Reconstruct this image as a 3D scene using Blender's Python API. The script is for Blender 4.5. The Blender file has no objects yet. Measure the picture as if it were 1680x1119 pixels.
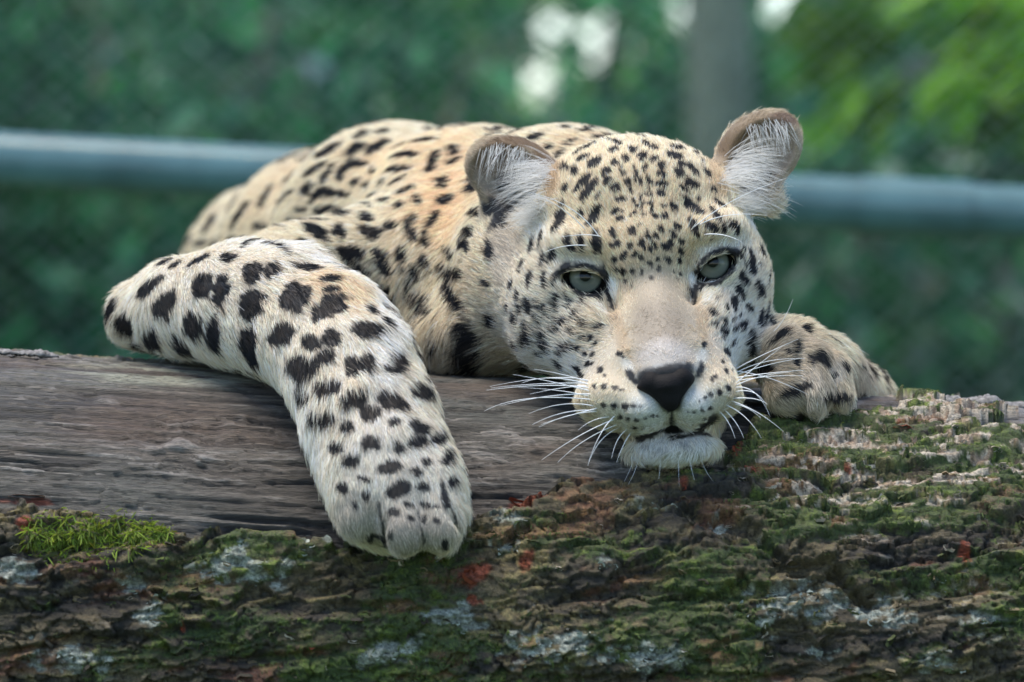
import bpy, math
import numpy as np
from mathutils import Vector, Matrix
from mathutils.bvhtree import BVHTree

# ------------------------------------------------------------------ camera, sky, sun, exposure
S = 0.71 / 1680.0      # metres per photograph pixel in the plane of the eyes
D = 4.0                # camera to the eyes
ZC = 0.56              # camera height above the ground
scene = bpy.context.scene
COL = scene.collection
cam_d = bpy.data.cameras.new('camera')
cam = bpy.data.objects.new('camera', cam_d); COL.objects.link(cam)
cam.location = (0, -D, ZC); cam.rotation_euler = (math.radians(90), 0, 0)
cam_d.sensor_width = 36.0
cam_d.lens = 36.0 * D / 0.71
cam_d.clip_start = 0.1; cam_d.clip_end = 500
cam_d.dof.use_dof = True
cam_d.dof.focus_distance = D - 0.015
cam_d.dof.aperture_fstop = 5.7
scene.camera = cam

SUN_EL, SUN_AZ = 75.0, 262.0
world = bpy.data.worlds.new('World'); scene.world = world; world.use_nodes = True
wn = world.node_tree.nodes; wl = world.node_tree.links
bg = wn['Background']
sky = wn.new('ShaderNodeTexSky'); sky.sky_type = 'NISHITA'; sky.sun_disc = False
sky.sun_elevation = math.radians(SUN_EL); sky.sun_rotation = math.radians(SUN_AZ)
sky.air_density = 1.0; sky.dust_density = 0.6; sky.ozone_density = 1.0
wl.new(sky.outputs[0], bg.inputs[0]); bg.inputs[1].default_value = 0.15
sun_d = bpy.data.lights.new('sun', 'SUN'); sun_d.energy = 2.4; sun_d.angle = math.radians(32)
sun_d.color = (1.0, 0.90, 0.76)
sun = bpy.data.objects.new('sun', sun_d); COL.objects.link(sun)
sun.rotation_euler = (math.radians(90 - SUN_EL), 0, math.radians(180 - SUN_AZ))
vs = scene.view_settings
vs.view_transform = 'Standard'; vs.look = 'None'; vs.exposure = 1.1; vs.gamma = 1.0
vs.use_curve_mapping = False
scene.render.engine = 'CYCLES'
scene.cycles.use_denoising = True; scene.cycles.adaptive_threshold = 0.02
scene.cycles.max_bounces = 5; scene.cycles.diffuse_bounces = 3; scene.cycles.glossy_bounces = 2
scene.cycles_curves.shape = 'RIBBONS'
scene.cycles_curves.subdivisions = 2

rng = np.random.default_rng(7)

# ------------------------------------------------------------------ helpers
def P(px, py, y=0.0):
    k = (D + y) / D
    return np.array([(px - 840.0) * S * k, y, ZC - (py - 559.5) * S * k])
def RR(r, y=0.0):
    return r * S * (D + y) / D

def new_mesh(name, verts, faces, mat=None, parent=None, smooth=True):
    me = bpy.data.meshes.new(name)
    verts = np.asarray(verts, dtype=np.float32); faces = np.asarray(faces, dtype=np.int32)
    n, m = len(verts), len(faces); k = faces.shape[1]
    me.vertices.add(n); me.vertices.foreach_set('co', verts.ravel())
    me.loops.add(m * k); me.loops.foreach_set('vertex_index', faces.ravel())
    me.polygons.add(m)
    me.polygons.foreach_set('loop_start', np.arange(0, m * k, k, dtype=np.int32))
    me.update(calc_edges=True)
    if smooth: me.polygons.foreach_set('use_smooth', np.ones(m, dtype=bool))
    if mat: me.materials.append(mat)
    o = bpy.data.objects.new(name, me); COL.objects.link(o)
    if parent: o.parent = parent
    return o

def empty(name, loc=(0, 0, 0)):
    o = bpy.data.objects.new(name, None); COL.objects.link(o); o.location = loc
    o.empty_display_size = 0.1
    return o

def tag(o, label=None, cat=None, group=None, kind=None):
    if label: o['label'] = label
    if cat: o['category'] = cat
    if group: o['group'] = group
    if kind: o['kind'] = kind
    return o

# value / fractal noise on numpy points (lattice hash, smooth interpolation)
def _hash(ix, iy, iz, seed):
    h = (ix * 374761393 + iy * 668265263 + iz * 2147483647 + seed * 974634777) & 0xFFFFFFFF
    h = ((h ^ (h >> 13)) * 1274126177) & 0xFFFFFFFF
    h = (h ^ (h >> 16)) * 2246822519 & 0xFFFFFFFF
    return ((h ^ (h >> 15)) & 0xFFFFFF).astype(np.float32) / 8388607.5 - 1.0
def vnoise(p, seed=0):
    p = np.asarray(p, dtype=np.float64)
    f = np.floor(p); t = (p - f).astype(np.float32); i = f.astype(np.int64)
    t = t * t * t * (t * (t * 6 - 15) + 10)
    out = 0
    for dx in (0, 1):
        wx = t[..., 0] if dx else 1 - t[..., 0]
        for dy in (0, 1):
            wy = t[..., 1] if dy else 1 - t[..., 1]
            for dz in (0, 1):
                wz = t[..., 2] if dz else 1 - t[..., 2]
                out = out + wx * wy * wz * _hash(i[..., 0] + dx, i[..., 1] + dy, i[..., 2] + dz, seed)
    return out
def fbm(p, octv=4, seed=0, gain=0.5, lac=2.03):
    a, s, tot, q = 1.0, 0.0, 0.0, np.asarray(p, dtype=np.float64)
    for o in range(octv):
        s = s + a * vnoise(q, seed + o * 17); tot += a; a *= gain; q = q * lac + 13.7
    return s / tot
def sstep(a, b, x):
    t = np.clip((x - a) / (b - a), 0, 1); return t * t * (3 - 2 * t)

# ------------------------------------------------------------------ implicit surfaces -> one closed mesh
class Sdf:
    def __init__(self): self.ops = []
    def add(self, f, k, sub=False): self.ops.append((f, k, sub))
    def ell(self, px, py, y, rx, ry, rd, roll=0, pitch=0, yaw=0, k=10, sub=False):
        c = P(px, py, y); r = np.array([RR(rx, y), rd / 1000.0, RR(ry, y)])
        # image x right = +X, image y down = -Z; roll > 0 turns clockwise in the picture
        M = (Matrix.Rotation(math.radians(yaw), 3, 'Z') @ Matrix.Rotation(math.radians(pitch), 3, 'X') @ Matrix.Rotation(math.radians(roll), 3, 'Y'))
        M = np.array(M)
        def f(p):
            q = (p - c) @ M
            a = q / r; k0 = np.sqrt((a * a).sum(-1)) + 1e-9
            b = a / r; k1 = np.sqrt((b * b).sum(-1)) + 1e-9
            return k0 * (k0 - 1) / k1
        self.add(f, RR(k), sub)
    def cone(self, a, ra, b, rb, k=10, sub=False):
        A, B = P(*a), P(*b); r0, r1 = RR(ra, a[2]), RR(rb, b[2]); d = B - A; L2 = (d * d).sum()
        def f(p):
            t = np.clip(((p - A) @ d) / L2, 0, 1)
            q = p - A - t[..., None] * d
            return np.sqrt((q * q).sum(-1)) - (r0 + t * (r1 - r0))
        self.add(f, RR(k), sub)
    def chain(self, pts, k=10, sub=False):
        for (a, b) in zip(pts[:-1], pts[1:]):
            self.cone(a[:3], a[3], b[:3], b[3], k, sub)
    def evaluate(self, p):
        v = np.full(p.shape[:-1], 10.0)
        for f, k, sub in self.ops: v = self._op(v, f(p), k, sub)
        return v
    @staticmethod
    def _op(a, b, k, sub):
        if sub: a, b = -a, b
        h = np.clip(0.5 + 0.5 * (b - a) / k, 0, 1)
        m = b * (1 - h) + a * h - k * h * (1 - h)
        return -m if sub else m
    def mesh(self, lo, hi, vox, B=8):
        lo = np.asarray(lo); bs = vox * B
        nb = np.ceil((np.asarray(hi) - lo) / bs).astype(int)
        g = np.stack(np.meshgrid(*[np.arange(n) for n in nb], indexing='ij'), -1).reshape(-1, 3)
        ctr = lo + (g + 0.5) * bs
        L = bs * 0.9
        v = self.evaluate(ctr)
        act = np.abs(v) < L * 1.6 + 0.004
        g, ctr = g[act], ctr[act]
        N = len(g)
        loc = np.stack(np.meshgrid(*[np.arange(B + 1)] * 3, indexing='ij'), -1)
        vc = np.full(N, 10.0)
        val = np.full((N, B + 1, B + 1, B + 1), 10.0, dtype=np.float32)
        base = lo + g * bs
        for f, k, sub in self.ops:
            bc = f(ctr)
            if sub: m = bc < k - vc + 2.2 * L
            else: m = bc < vc + k + 2.2 * L
            vc = self._op(vc, bc, k, sub)
            idx = np.nonzero(m)[0]
            for s in range(0, len(idx), 1500):
                ii = idx[s:s + 1500]
                pts = base[ii][:, None, None, None, :] + loc * vox
                val[ii] = self._op(val[ii].astype(np.float64), f(pts), k, sub)
        NY, NZ = nb[1] * B + 4, nb[2] * B + 4
        key = lambda c: (c[..., 0] * NY + c[..., 1]) * NZ + c[..., 2]
        ins = val < 0
        corners = [(i, j, k) for i in (0, 1) for j in (0, 1) for k in (0, 1)]
        cs = {c: ins[:, c[0]:B + c[0], c[1]:B + c[1], c[2]:B + c[2]] for c in corners}
        cnt = sum(cs[c].astype(np.int8) for c in corners)
        cells = np.argwhere((cnt > 0) & (cnt < 8))
        b0, ci = cells[:, 0], cells[:, 1:]
        cv = np.stack([val[b0, ci[:, 0] + c[0], ci[:, 1] + c[1], ci[:, 2] + c[2]] for c in corners], -1).astype(np.float64)
        C = np.array(corners, dtype=float); acc = np.zeros((len(cells), 3)); n = np.zeros(len(cells))
        for a in range(8):
            for b in range(a + 1, 8):
                if np.abs(C[a] - C[b]).sum() != 1: continue
                x = (cv[:, a] < 0) != (cv[:, b] < 0)
                t = cv[:, a] / (cv[:, a] - cv[:, b] + 1e-12)
                acc[x] += C[a] + t[x, None] * (C[b] - C[a]); n[x] += 1
        gl = g[b0] * B + ci
        verts = lo + (gl + acc / n[:, None]) * vox
        keys = key(gl + 1); order = np.argsort(keys); sk = keys[order]
        quads = []
        for ax in range(3):
            o = [slice(0, B)] * 3; o2 = list(o); o2[ax] = slice(1, B + 1)
            a = ins[(slice(None), *o)]; b = ins[(slice(None), *o2)]
            e = np.argwhere(a != b)
            flip = a[tuple(e.T)]
            pt = g[e[:, 0]] * B + e[:, 1:]
            u, w = (ax + 1) % 3, (ax + 2) % 3
            ids = []; ok = np.ones(len(pt), bool)
            for du, dw in ((0, 0), (-1, 0), (-1, -1), (0, -1)):
                q = pt.copy(); q[:, u] += du; q[:, w] += dw
                kq = key(q + 1); pos = np.searchsorted(sk, kq); pos = np.minimum(pos, len(sk) - 1)
                ok &= sk[pos] == kq; ids.append(order[pos])
            Q = np.stack(ids, -1); Q[~flip] = Q[~flip][:, ::-1]
            quads.append(Q[ok])
        return verts, np.concatenate(quads)

def vnormals(v, q):
    fn = np.cross(v[q[:, 2]] - v[q[:, 0]], v[q[:, 3]] - v[q[:, 1]])
    n = np.zeros_like(v)
    for i in range(4): np.add.at(n, q[:, i], fn)
    return n / (np.linalg.norm(n, axis=1, keepdims=True) + 1e-12)
# ------------------------------------------------------------------ the leopard: one continuous body
ROLL = 7.0
def build_body_sdf():
    s = Sdf()
    # trunk, hindquarters, withers, chest, neck
    s.chain([(405, 470, 0.95, 104), (450, 452, 0.83, 130), (545, 424, 0.64, 158), (650, 398, 0.45, 172), (780, 402, 0.32, 170), (930, 400, 0.22, 168), (1000, 404, 0.16, 160)], k=110)
    s.ell(395, 520, 0.90, 108, 125, 120, k=60)
    s.ell(715, 455, 0.26, 135, 160, 120, k=60)          # chest
    s.ell(765, 540, 0.17, 88, 76, 80, k=50)             # throat ruff
    s.ell(880, 450, 0.15, 145, 160, 110, k=50)          # neck
    # near shoulder and upper arm
    s.ell(610, 442, 0.24, 102, 108, 70, roll=20, k=45)
    s.cone((560, 450, 0.20), 86, (330, 500, 0.16), 76, k=40)
    s.ell(500, 428, 0.20, 108, 60, 60, roll=-8, k=40)
    # near arm: elbow, forearm on the log, wrist, paw hanging down the front
    s.chain([(232, 516, 0.13, 56), (300, 504, 0.10, 79), (400, 500, 0.06, 102), (470, 512, 0.03, 109), (535, 552, -0.005, 108),
             (578, 615, -0.035, 107), (608, 690, -0.06, 108), (634, 765, -0.083, 107), (646, 806, -0.092, 100)], k=22)
    # the paw: back of the foot and four toes
    s.ell(652, 806, -0.098, 106, 74, 36, roll=-10, k=30)
    s.cone((590, 780, -0.100), 52, (592, 846, -0.112), 42, k=16)
    s.cone((650, 790, -0.112), 50, (662, 868, -0.128), 44, k=10)
    s.cone((700, 790, -0.110), 48, (720, 866, -0.124), 42, k=10)
    s.cone((716, 765, -0.096), 36, (740, 838, -0.108), 30, k=16)
    s.chain([(618, 800, -0.146, 4), (626, 852, -0.141, 8), (630, 900, -0.130, 12)], k=9, sub=True)
    s.chain([(680, 815, -0.150, 3), (692, 872, -0.147, 7), (697, 914, -0.136, 11)], k=8, sub=True)
    s.chain([(724, 780, -0.144, 3), (744, 842, -0.136, 5), (754, 884, -0.126, 7)], k=12, sub=True)
    # far arm: elbow beyond, wrist and curled paw beside the cheek
    s.chain([(1310, 660, 0.24, 100), (1400, 664, 0.17, 64), (1350, 612, 0.09, 60), (1300, 585, 0.05, 64)], k=25)
    s.ell(1312, 598, 0.045, 88, 58, 42, roll=36, k=18)
    s.cone((1285, 578, 0.015), 43, (1290, 642, 0.000), 35, k=9)
    s.cone((1324, 594, 0.012), 39, (1336, 648, -0.004), 33, k=7)
    s.cone((1362, 606, 0.020), 32, (1376, 650, 0.010), 25, k=9)
    s.chain([(1308, 590, -0.014, 3), (1314, 640, -0.018, 7), (1317, 676, -0.010, 9)], k=7, sub=True)
    s.chain([(1346, 600, -0.010, 3), (1360, 648, -0.014, 7), (1363, 680, -0.006, 9)], k=7, sub=True)
    # skull
    s.ell(1046, 378, 0.070, 178, 150, 78, roll=ROLL, k=40)
    s.ell(1042, 338, 0.058, 130, 92, 58, roll=ROLL, pitch=-12, k=45)
    # cheeks and jaw corners
    s.ell(925, 485, 0.058, 99, 114, 62, roll=12, k=40)
    s.ell(1188, 470, 0.058, 76, 108, 62, roll=0, k=40)
    s.ell(930, 556, 0.045, 68, 58, 48, roll=25, k=40)
    s.ell(1192, 546, 0.045, 46, 56, 48, roll=-25, k=40)
    # brow ridges and the flat between
    s.ell(958, 404, 0.020, 66, 40, 34, roll=8, k=26)
    s.ell(1160, 382, 0.020, 62, 40, 34, roll=-12, k=26)
    s.ell(1058, 412, 0.012, 72, 88, 36, roll=ROLL, pitch=-20, k=30)
    # nose bridge: broad, flat topped, running down to the nose pad
    s.cone((1040, 470, 0.014), 34, (1050, 586, -0.052), 34, k=20)
    s.cone((1098, 462, 0.014), 34, (1122, 578, -0.052), 34, k=20)
    s.cone((1068, 450, 0.008), 46, (1090, 592, -0.062), 40, k=22)
    # cheek flesh between eye and whisker pad
    s.ell(985, 560, 0.008, 66, 84, 42, roll=10, k=36)
    s.ell(1162, 545, 0.008, 52, 80, 42, roll=0, k=36)
    s.ell(1016, 610, -0.018, 56, 52, 38, roll=10, k=34)
    s.ell(1150, 600, -0.018, 46, 50, 38, roll=-6, k=34)
    # whisker pads
    s.ell(1018, 655, -0.036, 72, 50, 40, roll=8, k=28)
    s.ell(1056, 668, -0.050, 50, 44, 36, roll=10, k=18)
    s.ell(1160, 642, -0.036, 54, 50, 40, roll=-6, k=28)
    s.ell(1136, 662, -0.050, 42, 42, 36, roll=-6, k=18)
    s.ell(1092, 612, -0.054, 66, 36, 32, roll=ROLL - 14, k=22)
    # chin and lower jaw
    s.ell(1103, 736, -0.030, 78, 31, 38, roll=-4, k=22)
    s.ell(1095, 690, 0.02, 92, 56, 60, k=30)
    s.cone((1080, 640, 0.08), 110, (1095, 700, 0.0), 62, k=30)
    # eyelids bulge, then the openings
    s.ell(958, 458, 0.010, 56, 44, 22, roll=16, k=14)
    s.ell(1174, 434, 0.010, 54, 44, 22, roll=-26, k=14)
    s.ell(958, 462, -0.010, 43, 22.5, 32, roll=15, k=4, sub=True)
    s.ell(1173, 439, -0.010, 41, 22.5, 32, roll=-24, k=4, sub=True)
    s.ell(1001, 490, -0.020, 12, 28, 12, roll=-14, k=12, sub=True)
    s.ell(1140, 476, -0.020, 11, 28, 12, roll=12, k=12, sub=True)
    # rims of the lids
    for k_, pts in ((0, [(913, 449, .001, 3.5), (934, 440, -.006, 4.8), (960, 437, -.0100, 5.4), (983, 446, -.008, 4.8), (998, 464, -.002, 3.5)]),
                    (1, [(921, 458, .000, 3), (940, 476, -.007, 3.5), (964, 486, -.0085, 3.5), (986, 484, -.007, 3.5), (999, 472, -.002, 3)]),
                    (2, [(1141, 456, -.002, 3.5), (1148, 435, -.008, 4.8), (1166, 419, -.0100, 5.4), (1189, 410, -.006, 4.8), (1212, 412, .002, 3.5)]),
                    (3, [(1143, 462, -.002, 3), (1155, 468, -.007, 3.5), (1175, 464, -.0085, 3.5), (1194, 449, -.006, 3.5), (1208, 424, .001, 3)])):
        s.chain(pts, k=4)
    # mouth line and philtrum
    s.chain([(1101, 672, -0.096, 4), (1103, 701, -0.088, 10), (1066, 716, -0.082, 8), (1034, 728, -0.068, 8), (1000, 737, -0.047, 8)], k=7, sub=True)
    s.chain([(1103, 701, -0.090, 8), (1140, 714, -0.080, 8), (1176, 710, -0.062, 8), (1200, 691, -0.042, 8)], k=7, sub=True)
    # ears: thick base, cupped shell
    s.cone((905, 335, 0.085), 48, (868, 300, 0.095), 50, k=30)
    s.ell(841, 282, 0.092, 80, 58, 24, roll=17, pitch=-12, yaw=18, k=14)
    s.cone((850, 345, 0.085), 34, (812, 330, 0.09), 22, k=20)
    s.ell(832, 284, 0.062, 75, 53, 28, roll=22, pitch=-12, yaw=18, k=5, sub=True)
    s.ell(868, 318, 0.070, 40, 26, 26, roll=0, k=8, sub=True)
    s.cone((1195, 310, 0.085), 48, (1222, 275, 0.095), 44, k=30)
    s.ell(1244, 250, 0.094, 80, 62, 24, roll=-42, pitch=-8, yaw=-16, k=14)
    s.cone((1240, 320, 0.085), 32, (1262, 330, 0.09), 24, k=20)
    s.ell(1254, 250, 0.064, 74, 56, 28, roll=-46, pitch=-8, yaw=-16, k=5, sub=True)
    s.ell(1235, 300, 0.068, 36, 26, 26, roll=-20, k=8, sub=True)
    return s

def build_nose_sdf():
    s = Sdf()
    s.ell(1092, 628, -0.078, 48, 12, 11, roll=-9, k=6)
    s.cone((1070, 628, -0.081), 19, (1098, 655, -0.083), 15, k=8)
    s.cone((1118, 622, -0.081), 19, (1099, 655, -0.083), 15, k=8)
    s.cone((1096, 635, -0.084), 22, (1101, 668, -0.084), 7, k=8)
    s.chain([(1068, 645, -0.100, 5), (1054, 640, -0.098, 9), (1043, 628, -0.090, 7)], k=5, sub=True)
    s.chain([(1124, 637, -0.100, 5), (1136, 628, -0.098, 9), (1144, 614, -0.090, 7)], k=5, sub=True)
    s.chain([(1096, 640, -0.1065, 1.5), (1101, 675, -0.102, 1.5)], k=4, sub=True)
    return s
# coat: every dark spot (x, y, half length, half width, tilt) read off the animal and wrapped onto the 3-D body
SPOTS = [
# crown and forehead
(878,227,14,9,-20),(899,243,10,4,-25),(915.5,255,12,4,-40),(936,234,11,4,-25),(960,242,21,5,-27),(929,210,8,6,0),(971,212,18,9,-5),(1019,217,8,5,20),
(1006,231,14,6,15),(1005,245,10,5,-15),(956,259,12,4,-25),(974,267,14,6,-30),(927,276,7,5,0),(942,282,7,6,-20),(955,299,22,5,-46),(965,312,23,6.5,-55),
(927,310,8,4,-50),(981,322,9,2.5,-45),(997,280,9,6,0),(997.5,295,9,6,-10),(989.5,286,3,6,0),(1010,267,7,5,40),(1028,260.5,7,5,0),(1038,246,7,6,-30),
(1052,257,11,6,35),(1072,262,7,5,-30),(1085,272,9,6.5,10),(1056,277,5,5,0),(1011,308,10,6.5,-25),(1019,277,6,3,80),(1022.5,285,5,4,60),(1030.5,298,6,4.5,60),
(1042,286,15,3,85),(1051.5,298,7,3.5,80),(1064,297,9,4,50),(1034.6,312,6,3,80),(1059.5,318,6,3,75),(1067.5,320,6,3,80),(1064,309,4,2,80),(1084,286,10,5,20),
(1084.5,302,11,4.5,5),(1083,318,7,6,30),(1018.5,326.5,11,4.5,-5),(1039,329.6,6,3,65),(1042,338,5,2.5,80),(1051.5,334,14,2.5,85),(1060,334,4,2,0),(1069,341,10,3,85),
(1090,338.5,6,3,0),(1104,340,8,5,40),(1010,346.5,8,4,-40),(1019,346.5,6,2,0),(1018.5,358.5,6,4,0),(1038.6,350.5,8,3,-40),(1076,354,7,4,15),(1091.7,355.4,6,5,-20),
(951.7,352,8,5,-55),(922.7,334.5,6,4,-50),(1053,225,12,5,10),(1058.7,234.7,8,5,10),(1070,242,9,4,5),(1098,228,12,5,15),(1112,243,13,5,10),(1106,255,15,5.5,12),
(1143,254,8,5,20),(1119.5,271,10,5,30),(1139,280,14,5,42),(1114.7,284,11,6,30),(1160,284.6,10,4,55),(1152,265,5,3,50),(1135,302,14,5.5,25),(1123,310,12,2.5,35),
(1132,337,25,7,45),(1171,312,7,3.5,45),(1181.5,334.5,12,4.5,35),(1171,347,9,4,50),(1147,328,4,2,50),
(917.5,364,21,6.5,-62),(887,394,17,4.5,-75),(871.4,404,14,4,-72),(974,355,21,7.5,-58),(979,396,20,8,75),(936,407,8.5,6,5),(931,393,9,5,-55),(954,398,11,7,60),(955,409,6,4,90),
(906,418.6,13,5.5,-75),(889,427,12,4,-70),(868.6,457,16,4.5,-75),(893,460,16,5,-88),(1006.5,381.5,9,5,75),(1038,379,7,6,-40),(1010,401.5,9.5,6,-10),(1034,404,6,4.5,-60),
(1024,420,9,5,-50),(1041,418.5,6,4,-45),(1008.6,426.5,6,5,-30),(1053.5,423,4,4,0),(1053,398.5,7,4,-70),(1049,368.5,4,2,-60),(1021.5,445.7,4.5,5,0),(1012,443.6,2.5,4,0),
(1038,445.7,4.5,4.5,0),(1053,448,3,4,0),(1025,462,3,4,60),(1035.7,469,2,2.5,0),(1015.7,463,1.5,2,0),(907,463,8,2,-70),
(1042,350,5,3,90),(1054,353.6,4,2,90),(1059,353,4,2,90),(1138,371,20,6,65),(1111,373,9,5.5,55),(1084,377,7,4.5,60),(1077,386,6,4,50),(1105,386,9,5,50),(1116.5,397,8,5,60),
(1100,400,6,5,20),(1061,384,9,3,85),(1066.5,390,7,3,70),(1051.4,398,7,3.5,-70),(1057,407,6,2.5,80),(1066.5,408.7,6,3,65),(1074,404,7,3.5,65),(1090,406,7,4,40),(1097,409,5,3,40),
(1117,414,8,4,60),(1066.5,432,6.5,4,80),(1079,425,3,3,0),(1096.5,427,8,4,30),(1115,428.7,6,4,60),(1080.8,441.6,4,4,0),(1069,456,3,4,90),(1116,449.4,5,2.5,90),(1106.5,446.6,2.5,2,0),(1111,458.7,2,2,0),
(1168.7,344,8,4,35),(1177,355,10,4.5,45),(1205,373,16,6,52),(1231,366.5,12,5,55),(1169.6,373,14,7,42),(1186,374,12,5,60),(1158.7,383,4,3,0),(1166,391.5,4,2,90),
# right side of the face
(1249.5,413,12,5.5,65),(1233,430,22,5.5,82),(1221,410,6,2.5,75),(1223,434,7,2,75),(1220,457,15,6,60),(1264,437,9,2.5,80),(1261,457,14,3,95),(1244,473,14,6,82),(1252,481.5,10,3,85),(1246.7,436.6,5,2,70),
(1191.5,453.7,20,2,-44),(1214.4,479.4,15,6,62),(1204.8,496.6,12,6,85),(1192,507,8,4,70),(1170.4,512.7,9,3.5,45),(1188.7,528.8,8,3.5,55),(1173.6,534,7,3,45),(1188.7,544.8,9,4,45),(1188,554.5,4,2.5,40),
(1203.7,524.5,5,4,60),(1213,519,5,3,-60),(1217.6,534,9,5,-55),(1206,540.5,7,4,-20),(1230.5,507,9,4.5,65),(1247.7,522,17,5,-85),(1258,513.7,20,3,-83),(1229.4,554.5,12,5,-80),(1232,576,11,7,-65),
(1193,578,9,5,50),(1156.5,565,6,4,-55),(1185.5,592,3.5,4,0),(1192,608,5,3.5,70),(1201.5,606,4,2.5,90),(1171.5,619,9,3.5,-30),(1177,492,4,2,70),(1201.5,566,5,4,20),
# left side of the face
(854.7,436.5,13,3.5,-70),(838.6,468.7,11,3,-80),(848,484,8,3,-80),(834,505,9,3,85),(852.6,505,13,3,85),(844,525.5,13,4.5,85),(851.5,565,10,5,65),(866.5,503,12,5,78),(880.5,501,8,4,80),(882,522,11,4,85),
(894.4,509.5,13,4,75),(869.7,546,18,5.5,78),(865.5,560,14,5,78),(893,559,14,6,60),(897.6,574,9,6,80),(888,554.5,8,4,75),(887,581,5,4,45),(912.7,496.6,15,5,93),(910.5,524.5,4,2,90),(927.7,482.6,8,3,85),(934,498.7,9,4,100),
(927.7,533,8,6.5,45),(944,517,8,5,95),(945.5,526,4,3,90),(912.7,542.7,6,6,0),(943,545,6,5,60),(958.8,528.8,6,4,-60),(957.7,498.7,5,3,60),(956.6,553.4,7,3,-75),(968.5,553.4,8,4,-65),(979,537,7,3.5,-60),(985.6,532,6,3,-70),
(977.7,561,6,2.5,-65),(931,569.5,10,4,25),(947,569.5,6,4,10),(921,577,6,5,40),(960,581,5,3,80),(972.7,580,5.5,4,-45),(964,597.4,6,3.5,-60),(971.7,596,4,2,-50),(984.5,606,6,5,-10),(920,599.6,11,5,55),(864,595,9,7,20),(901,611,9,5,25),
(948,607,9,4,60),(954.5,616.7,8,3.5,40),(955,490,9,2,30),
# muzzle and the whisker rows
(1016,579.7,5,4,30),(1022.5,588,3,2.5,60),(992.5,616,3,3,0),(990.4,633,5,3.5,60),(975,633,4,3,60),(1008.6,635.4,5,4,40),(1020.4,639.7,4,3.5,0),(990.4,665.4,5,4,30),(1008.6,665.4,5,5,0),(1025.8,666.5,6,5,0),(1038.6,665.4,4,3.5,0),(1050,666.5,2.5,2,0),
(1017,685.8,5,3,10),(1031,688,5,3,0),(1045,689,4,3,0),(1059,687,4,3,0),(1070.8,683,4,2.5,0),(1080,682.6,2.5,2,0),(1044,702,4,2.5,0),(1057,700,2.5,2,0),(1157.6,651.5,3.5,3.5,0),(1167,647,4,4,0),(1181,644,5,4.5,-30),(1196,636.5,4,4.5,-50),(1147,656,2,2,0),
(1129.8,674.6,2.5,2,0),(1140.5,676,3,2.5,0),(1153,674,3.5,3,0),(1166,671,4,3.5,0),(1156.6,687,2.5,2,0),(1165,686,3,3,0),
# elbow and forearm on the log
(181,509,22,7,-65),(206.5,532.5,20,13,70),(245,470,25,9,-38),(273,500,27,14,-62),(226,457,12,5,-25),(269,430,16,5,-25),(247,560,16,12,60),(299,569,20,11,40),(333,468,20,15,-60),(361,479,28,12,-80),(316,534.6,23,13,75),(350,552,28,9,85),
(324,427,22,6,-30),(288,434,12,5,-30),(374,423,16,6,-5),(414.6,446.7,18,14,-60),(446.7,440,18,10,-30),(414.6,500,28,18,-45),(483,485,26,19,-45),(507,438,22,6,5),(543,457,18,5,0),(545,474.6,14,5,0),(541,502,34,15,-25),(462,547.5,24,14,-40),
(406,560,22,14,-75),(414,586,18,9,70),(511,562.5,16,13,0),(543,552,15,13,0),(532.5,586,14,12,0),(603,541,26,13,8),(489.6,605,24,18,20),(577.6,603,17,12,80),(603,597,18,11,80),(652.6,597,19,15,-30),(537,637.6,23,11,-12),(584,657,22,12,-20),(496,652.6,14,10,70),
(693.4,644,18,12,10),(646,659,25,13,15),(697.7,611,7,5,0),(432,371.6,18,6,8),(462,371.6,14,5,10),(414.6,395,20,5,-10),(380,393,10,4,-20),(449,401.6,25,5,10),(329,399.5,14,4,-15),(504.6,401.6,16,7,25),
# hanging forearm and paw
(646,692,9,6,-5),(609,679.4,16,13,-10),(537,692,17,10,-10),(514,685.6,9,6,80),(570,700,11,8,-5),(549.5,735,11,9,10),(607,727,16,12,10),(652,735,12,7,55),(689,702,17,9,25),(685,724.6,15,9,-5),(722,681.5,15,6,25),(722,718.5,13,8,-30),(736.6,751,14,9,-60),
(699.6,757.6,10,8,-20),(683,774,9,9,-30),(638,766,19,10,-15),(574,755.5,18,9,-15),(654,803,20,11,-25),(695.5,798.7,12,9,20),(597,786,12,4,10),(562,800.7,10,7,50),(601,813,8,7,30),(582.4,829.5,7,4,90),(703.7,829.5,15,4,8),(728,809,22,5,80),(743,790,11,6,-70),
(668.8,827.5,9,4,10),(646,840,9,6,-15),(675,850,7,4,20),(695.5,852,7,4,90),(716,854,5,5,0),(642,877,9,4,90),(730.5,897,8,5,90),(679,910,6,4,0),(758,768,5,4,0),(645,700,4,3,0),
# shoulder, chest, neck
(520,380,20,8,35),(556,378,11,10,60),(509,371.6,10,6,10),(599,356.6,11,7,10),(607.6,380,17,10,25),(640,369.5,9,9,60),(556,350,9,7,20),(530,343.7,16,6,-15),(494,343.7,10,4,10),(479,361,11,3,5),(573,414.5,24,9,12),(625,419,16,8,20),(633,440,15,9,40),(659,414.5,15,8,85),
(672,378,17,6,65),(697.7,393,14,6,80),(697.7,434,16,6,65),(680.5,449,14,7,65),(661,444.5,6,3,60),(670,474.6,14,6,85),(633,487.4,22,10,55),(586,440,20,5,35),(610,509,10,6,30),(637.7,530,10,6,40),(697.7,504.6,20,9,60),(685,534.6,14,9,80),(734,449,14,7,65),(749,449,12,8,50),(738.5,485,22,9,60),(749,500,10,9,0),
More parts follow.
